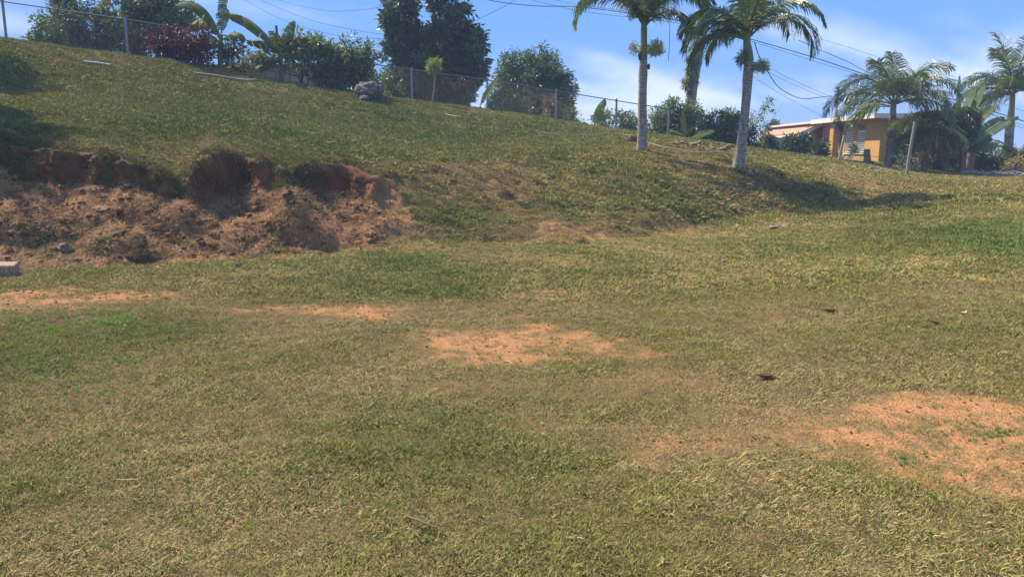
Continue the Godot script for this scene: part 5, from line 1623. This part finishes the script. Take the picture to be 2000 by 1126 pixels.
func build_small_things() -> void:
	# boulder high on the slope
	var hb := ground_hit(722, 196)
	stone("boulder", "grey weathered limestone boulder lying high on the grassy slope", "boulder", Vector3(hb.x, height(hb.x, -hb.z), hb.z), Vector3(0.98, 0.72, 0.78), Color(0.33, 0.315, 0.29), 4, 0.2, 0.15, "", 0.0, 0.24)
	var hb2 := ground_hit(713, 197)
	stone("pale_stone", "small pale stone at the foot of the boulder", "stone", Vector3(hb2.x, height(hb2.x, -hb2.z), hb2.z + 0.15), Vector3(0.3, 0.16, 0.2), Color(0.5, 0.48, 0.42), 9, 0.0, 0.2)
	var s1 := ground_hit(127, 490)
	stone("grey_stone", "angular grey stone on the grass below the bank", "stone", Vector3(s1.x, height(s1.x, -s1.z), s1.z), Vector3(0.2, 0.17, 0.16), Color(0.47, 0.36, 0.26), 14, 0.5, 0.2, "", 0.0, 0.4)
	var s2 := ground_hit(196, 419)
	var slab := stone("flat_stone", "flat tan stone slab on the slumped red earth", "stone", Vector3(s2.x, height(s2.x, -s2.z), s2.z), Vector3(0.24, 0.06, 0.19), Color(0.42, 0.27, 0.16), 6, 0.3, -0.1, "", 0.3, 0.5)
	slab.rotation.x = 0.35
	var s3 := ground_hit(465, 523)
	stone("small_stone", "small grey stone at the foot of the slumped earth", "stone", Vector3(s3.x, height(s3.x, -s3.z), s3.z), Vector3(0.09, 0.07, 0.08), Color(0.34, 0.3, 0.28), 7, 0.0, 0.1)
	# concrete block at the left edge
	var cb := ground_hit(-2, 539)
	var bb := MB.new()
	bb.box(Transform3D(), Vector3(0.4, 0.17, 0.2), Color(0.62, 0.48, 0.35), 0.012)
	var bo := part("concrete_block", bb, M.stone, self)
	bo.position = Vector3(cb.x - 0.05, height(cb.x, -cb.z) + 0.075, cb.z - 0.1)
	bo.rotation = Vector3(0.16, 0.25, -0.05)
	tag(bo, "pale weathered concrete block lying on the grass at the left edge", "block")
	# white and pale stones about the lawn
	var ws1 := ground_hit(1511, 448)
	stone("white_stone", "pale flat stone on the lawn below the second palm", "stone", Vector3(ws1.x, height(ws1.x, -ws1.z) + 0.03, ws1.z), Vector3(0.19, 0.05, 0.1), Color(0.6, 0.55, 0.46), 31, 0.3, 0.1)
	var w2 := ground_hit(1413, 515)
	stone("white_stone", "tiny pale pebble on the open lawn", "stone", Vector3(w2.x, height(w2.x, -w2.z) + 0.02, w2.z), Vector3(0.06, 0.045, 0.05), Color(0.6, 0.55, 0.46), 32, 0.3, 0.1)
	var w3 := ground_hit(1190, 1080)
	stone("white_stone", "small whitish pebble near the bottom edge of the lawn", "stone", Vector3(w3.x, height(w3.x, -w3.z) + 0.006, w3.z), Vector3(0.03, 0.016, 0.024), Color(0.6, 0.46, 0.3), 33, 0.3, 0.1)
	# stones of the rubble above the bank between the palms
	var grp := "rubble stones between the two palms"
	for q in 26:
		var u := 1320 + q * 4.6 + rng.randfn() * 6.0
		var v := 283 + (u - 1320) * 0.07 + rng.randfn() * 2.6
		var h := ground_hit(u, v)
		var z := rng.randf_range(0.07, 0.2)
		stone("rubble_stone", "rough buff stone in the scatter of rubble between the two palms", "stone", Vector3(h.x, height(h.x, -h.z) + 0.01, h.z), Vector3(z * 1.3, z * 0.7, z), Color(0.34, 0.27, 0.2).lerp(Color(0.46, 0.4, 0.32), rng.randf()), 40 + q, rng.randf() * TAU, 0.2, grp)
	var tb := ground_hit(1236, 277)
	stone("buff_stone", "buff stone with reddish side left of the first palm's foot", "stone", Vector3(tb.x, height(tb.x, -tb.z), tb.z), Vector3(0.32, 0.24, 0.24), Color(0.32, 0.21, 0.14), 70, 0.4, 0.2)
	for q in 5:
		var h := ground_hit(1462 + q * 4.0 + rng.randfn(), 333 + rng.randf() * 8.0 + q)
		stone("root_stone", "pale crumbly stone at the foot of the second palm", "stone", Vector3(h.x, height(h.x, -h.z) + 0.01, h.z), Vector3(0.12, 0.08, 0.1) * rng.randf_range(0.7, 1.2), Color(0.42, 0.36, 0.28), 80 + q, rng.randf() * TAU, 0.2, "stones at the second palm's foot")
	for q in 7:
		var h := ground_hit(1668 + q * 11.0 + rng.randfn() * 3.0, 322 + q * 2.2 + rng.randfn() * 4.0)
		stone("pale_pebble", "pale stone on the grass below the house corner", "stone", Vector3(h.x, height(h.x, -h.z) + 0.01, h.z), Vector3(0.22, 0.1, 0.16) * rng.randf_range(0.5, 1.0), Color(0.52, 0.46, 0.37), 90 + q, rng.randf() * TAU, 0.2, "pale stones below the house")
	for q in 13:
		var u := 1645 + q * 4.5
		var h := on_ground(u, 36.5 - q * 0.25)
		stone("kerb_stone", "pale rubble stone in the low edge at the house wall's foot", "stone", h + Vector3(0, 0.0, 0), Vector3(0.3, 0.2, 0.25) * rng.randf_range(0.6, 1.1), Color(0.5, 0.43, 0.33), 110 + q, rng.randf() * TAU, 0.25, "rubble edge by the house")
	# pale concrete edging on the far right
	for q in 12:
		var u := 1888 + q * 12.0
		var h := on_ground(u, 32.0 - q * 0.12)
		var ro := stone("edging_stone", "whitish rubble lump in the low edging before the undergrowth", "stone", h, Vector3(0.55, 0.2 + 0.05 * sin(q * 1.7), 0.4) * rng.randf_range(0.8, 1.15), Color(0.62, 0.57, 0.5), 130 + q, rng.randf() * 0.6, 0.25, "pale edging at the right", 0.0, 0.25)
		ro.rotation.y = rng.randf_range(-0.3, 0.3)
	# pipes and hose lying on the slope
	lying("pipe", "pale grey pipe lying on the upper slope below the hibiscus", "pipe", [[163, 124], [190, 127], [214, 130]], 0.03, Color(0.5, 0.51, 0.52))
	lying("board", "long grey plank lying on the slope below the banana plants", "plank", [[378, 147], [410, 151], [440, 154], [475, 158], [500, 159]], 0.035, Color(0.3, 0.3, 0.3))
	lying("hose", "pale hose lying along the slope and behind both palms", "hose", [[1055, 260], [1085, 265], [1130, 267], [1180, 264], [1215, 263], [1240, 268], [1275, 283], [1320, 294], [1360, 302], [1400, 304], [1440, 302], [1480, 299], [1510, 299]], 0.017, Color(0.3, 0.28, 0.22))
	lying("thin_hose", "thin dark hose running on toward the pale leaning post", "hose", [[1545, 305], [1580, 312], [1610, 317], [1640, 320]], 0.014, Color(0.2, 0.19, 0.16))
	lying("small_stick", "short pale stick on the slope right of the boulder", "stick", [[870, 222], [885, 226], [900, 229]], 0.015, Color(0.5, 0.44, 0.3))
	# dry leaves and twigs on the lawn
	for l in [[1622, 613, 0.16, "curled brown leaf on the open lawn at the right"], [1497, 739, 0.15, "grey-brown curled leaf on the lawn right of centre"], [1880, 621, 0.10, "pale dry leaf strip at the right of the lawn"], [1828, 643, 0.11, "straw-coloured leaf scrap right of the curled brown leaf"], [1660, 521, 0.14, "small dark leaf on the far right lawn"], [1875, 356, 0.3, "dark leaf lying near the rubble edging"]]:
		var h := ground_hit(l[0], l[1])
		var lb := MB.new()
		var col := Color(0.13, 0.085, 0.05) if l[3].contains("brown") or l[3].contains("dark") else Color(0.5, 0.4, 0.26)
		var n := 8
		for q in n:
			var a0 := float(q) / n
			var a1 := float(q + 1) / n
			var w0: float = l[2] * 0.22 * sin(PI * a0)
			var w1: float = l[2] * 0.22 * sin(PI * a1)
			var z0: float = l[2] * (a0 - 0.5)
			var z1: float = l[2] * (a1 - 0.5)
			var y0 := 0.02 + 0.03 * pow(a0 * 2.0 - 1.0, 2.0)
			var y1 := 0.02 + 0.03 * pow(a1 * 2.0 - 1.0, 2.0)
			for s in [-1.0, 1.0]:
				lb.quad(Vector3(z0, y0, 0), Vector3(z1, y1, 0), Vector3(z1, y1 + w1 * 0.8, s * w1), Vector3(z0, y0 + w0 * 0.8, s * w0), col)
		var lo := part("dry_leaf", lb, M.dry, self)
		lo.position = Vector3(h.x, height(h.x, -h.z) - 0.014, h.z)
		lo.rotation.y = rng.randf_range(-0.4, 0.4)
		tag(lo, l[3], "leaf", "dry leaves on the lawn")
	lying("twig", "bent brown twig on the grass near the bottom of the lawn", "twig", [[802, 1012], [794, 1024], [797, 1034], [820, 1040], [852, 1051]], 0.0045, Color(0.17, 0.115, 0.07), 0.03)
	lying("straw", "pale straw lying on the lower left lawn", "straw", [[226, 946], [245, 947], [270, 949]], 0.0025, Color(0.55, 0.45, 0.28), 0.03)
	lying("straw", "pale straw stalk on the lawn below the bare orange patch", "straw", [[986, 713], [995, 714], [1000, 719]], 0.004, Color(0.6, 0.47, 0.3), 0.03)

func lying(called: String, label: String, cat: String, uv: Array, r: float, col: Color, lift := 0.03) -> void:
	var pts := []
	for q in uv:
		var h := ground_hit(q[0], q[1])
		pts.push_back(Vector3(h.x, height(h.x, -h.z) + r * 0.7 + lift, h.z))
	cable(called, label, cat, pts, r, col, M.plastic)

func build_wires() -> void:
	var k := Color(0.03, 0.03, 0.035)
	var g := "overhead wires"
	var L := [
		["lowest wire running down to the tall dark tree from the upper left", 0.011, [[430, -25, 60], [477, 0, 58], [560, 42, 54], [658, 69, 48], [752, 75, 43], [830, 72, 40]]],
		["middle wire running down to the tall dark tree from the upper left", 0.011, [[460, -22, 60], [508, 0, 58], [600, 37, 54], [680, 56, 48], [752, 67, 43], [830, 70, 40]]],
		["highest sagging wire left of the tall dark tree", 0.010, [[500, -18, 60], [545, 0, 58], [620, 18, 52], [680, 21, 48], [752, 11, 43], [830, -20, 40]]],
		["thin wire rising from the tall dark tree's right side", 0.010, [[880, 60, 40], [920, 44, 42], [992, 8, 46], [1050, -30, 50]]],
		["thick main cable passing behind both slim palms", 0.022, [[900, -18, 52], [955, 0, 52], [1040, 11, 51], [1138, 14, 50], [1280, 33, 49], [1360, 47, 48], [1480, 80, 47], [1590, 112, 46], [1690, 145, 45], [1800, 178, 44], [1900, 205, 43], [2080, 262, 41]]],
		["thin wire just under the main cable", 0.010, [[1000, -10, 52], [1138, 22, 50], [1290, 40, 49], [1390, 58, 48], [1480, 84, 47], [1600, 122, 46], [1700, 152, 45], [1850, 196, 43], [2080, 272, 41]]],
		["thin wire above the main cable entering the left slim palm's crown", 0.009, [[1040, -10, 52], [1090, 1, 51], [1138, 10, 50], [1240, 24, 49], [1350, 46, 48]]],
		["dark cable with a bend descending over the queen palm", 0.016, [[1560, 78, 46], [1590, 92, 46], [1623, 106, 45], [1660, 122, 45], [1700, 143, 44], [1800, 183, 43]]],
		["faint highest wire crossing the sky right of the right slim palm", 0.008, [[1480, 45, 52], [1590, 72, 51], [1720, 113, 50], [1850, 162, 49], [2050, 235, 48]]],
		["thick drop cable sagging from the right slim palm to the mast", 0.018, [[1474, 82, 30], [1484, 112, 32], [1500, 140, 35], [1525, 173, 38], [1565, 192, 43], [1600, 190, 46], [1626, 187, 47.3]]],
		["upper of three faint wires converging on the mast", 0.008, [[1480, 118, 40], [1540, 152, 43], [1626, 190, 47.3]]],
		["middle of three faint wires converging on the mast", 0.008, [[1480, 128, 40], [1540, 160, 43], [1626, 196, 47.3]]],
		["lowest of three faint wires converging on the mast", 0.008, [[1466, 146, 40], [1540, 192, 44], [1614, 230, 50]]],
		["upper wire crossing the gap at the right edge", 0.010, [[1880, 200, 46], [1935, 222, 45], [2000, 236, 44], [2080, 254, 43]]],
		["lower wire crossing the gap at the right edge", 0.012, [[1880, 205, 46], [1935, 230, 45], [2000, 250, 44], [2080, 272, 43]]],
	]
	for l in L:
		var pts := []
		for p in l[2]: pts.push_back(spot(p[0], p[1], p[2]))
		cable("power_line", l[0], "wire", pts, l[1], k, M.wire, g)
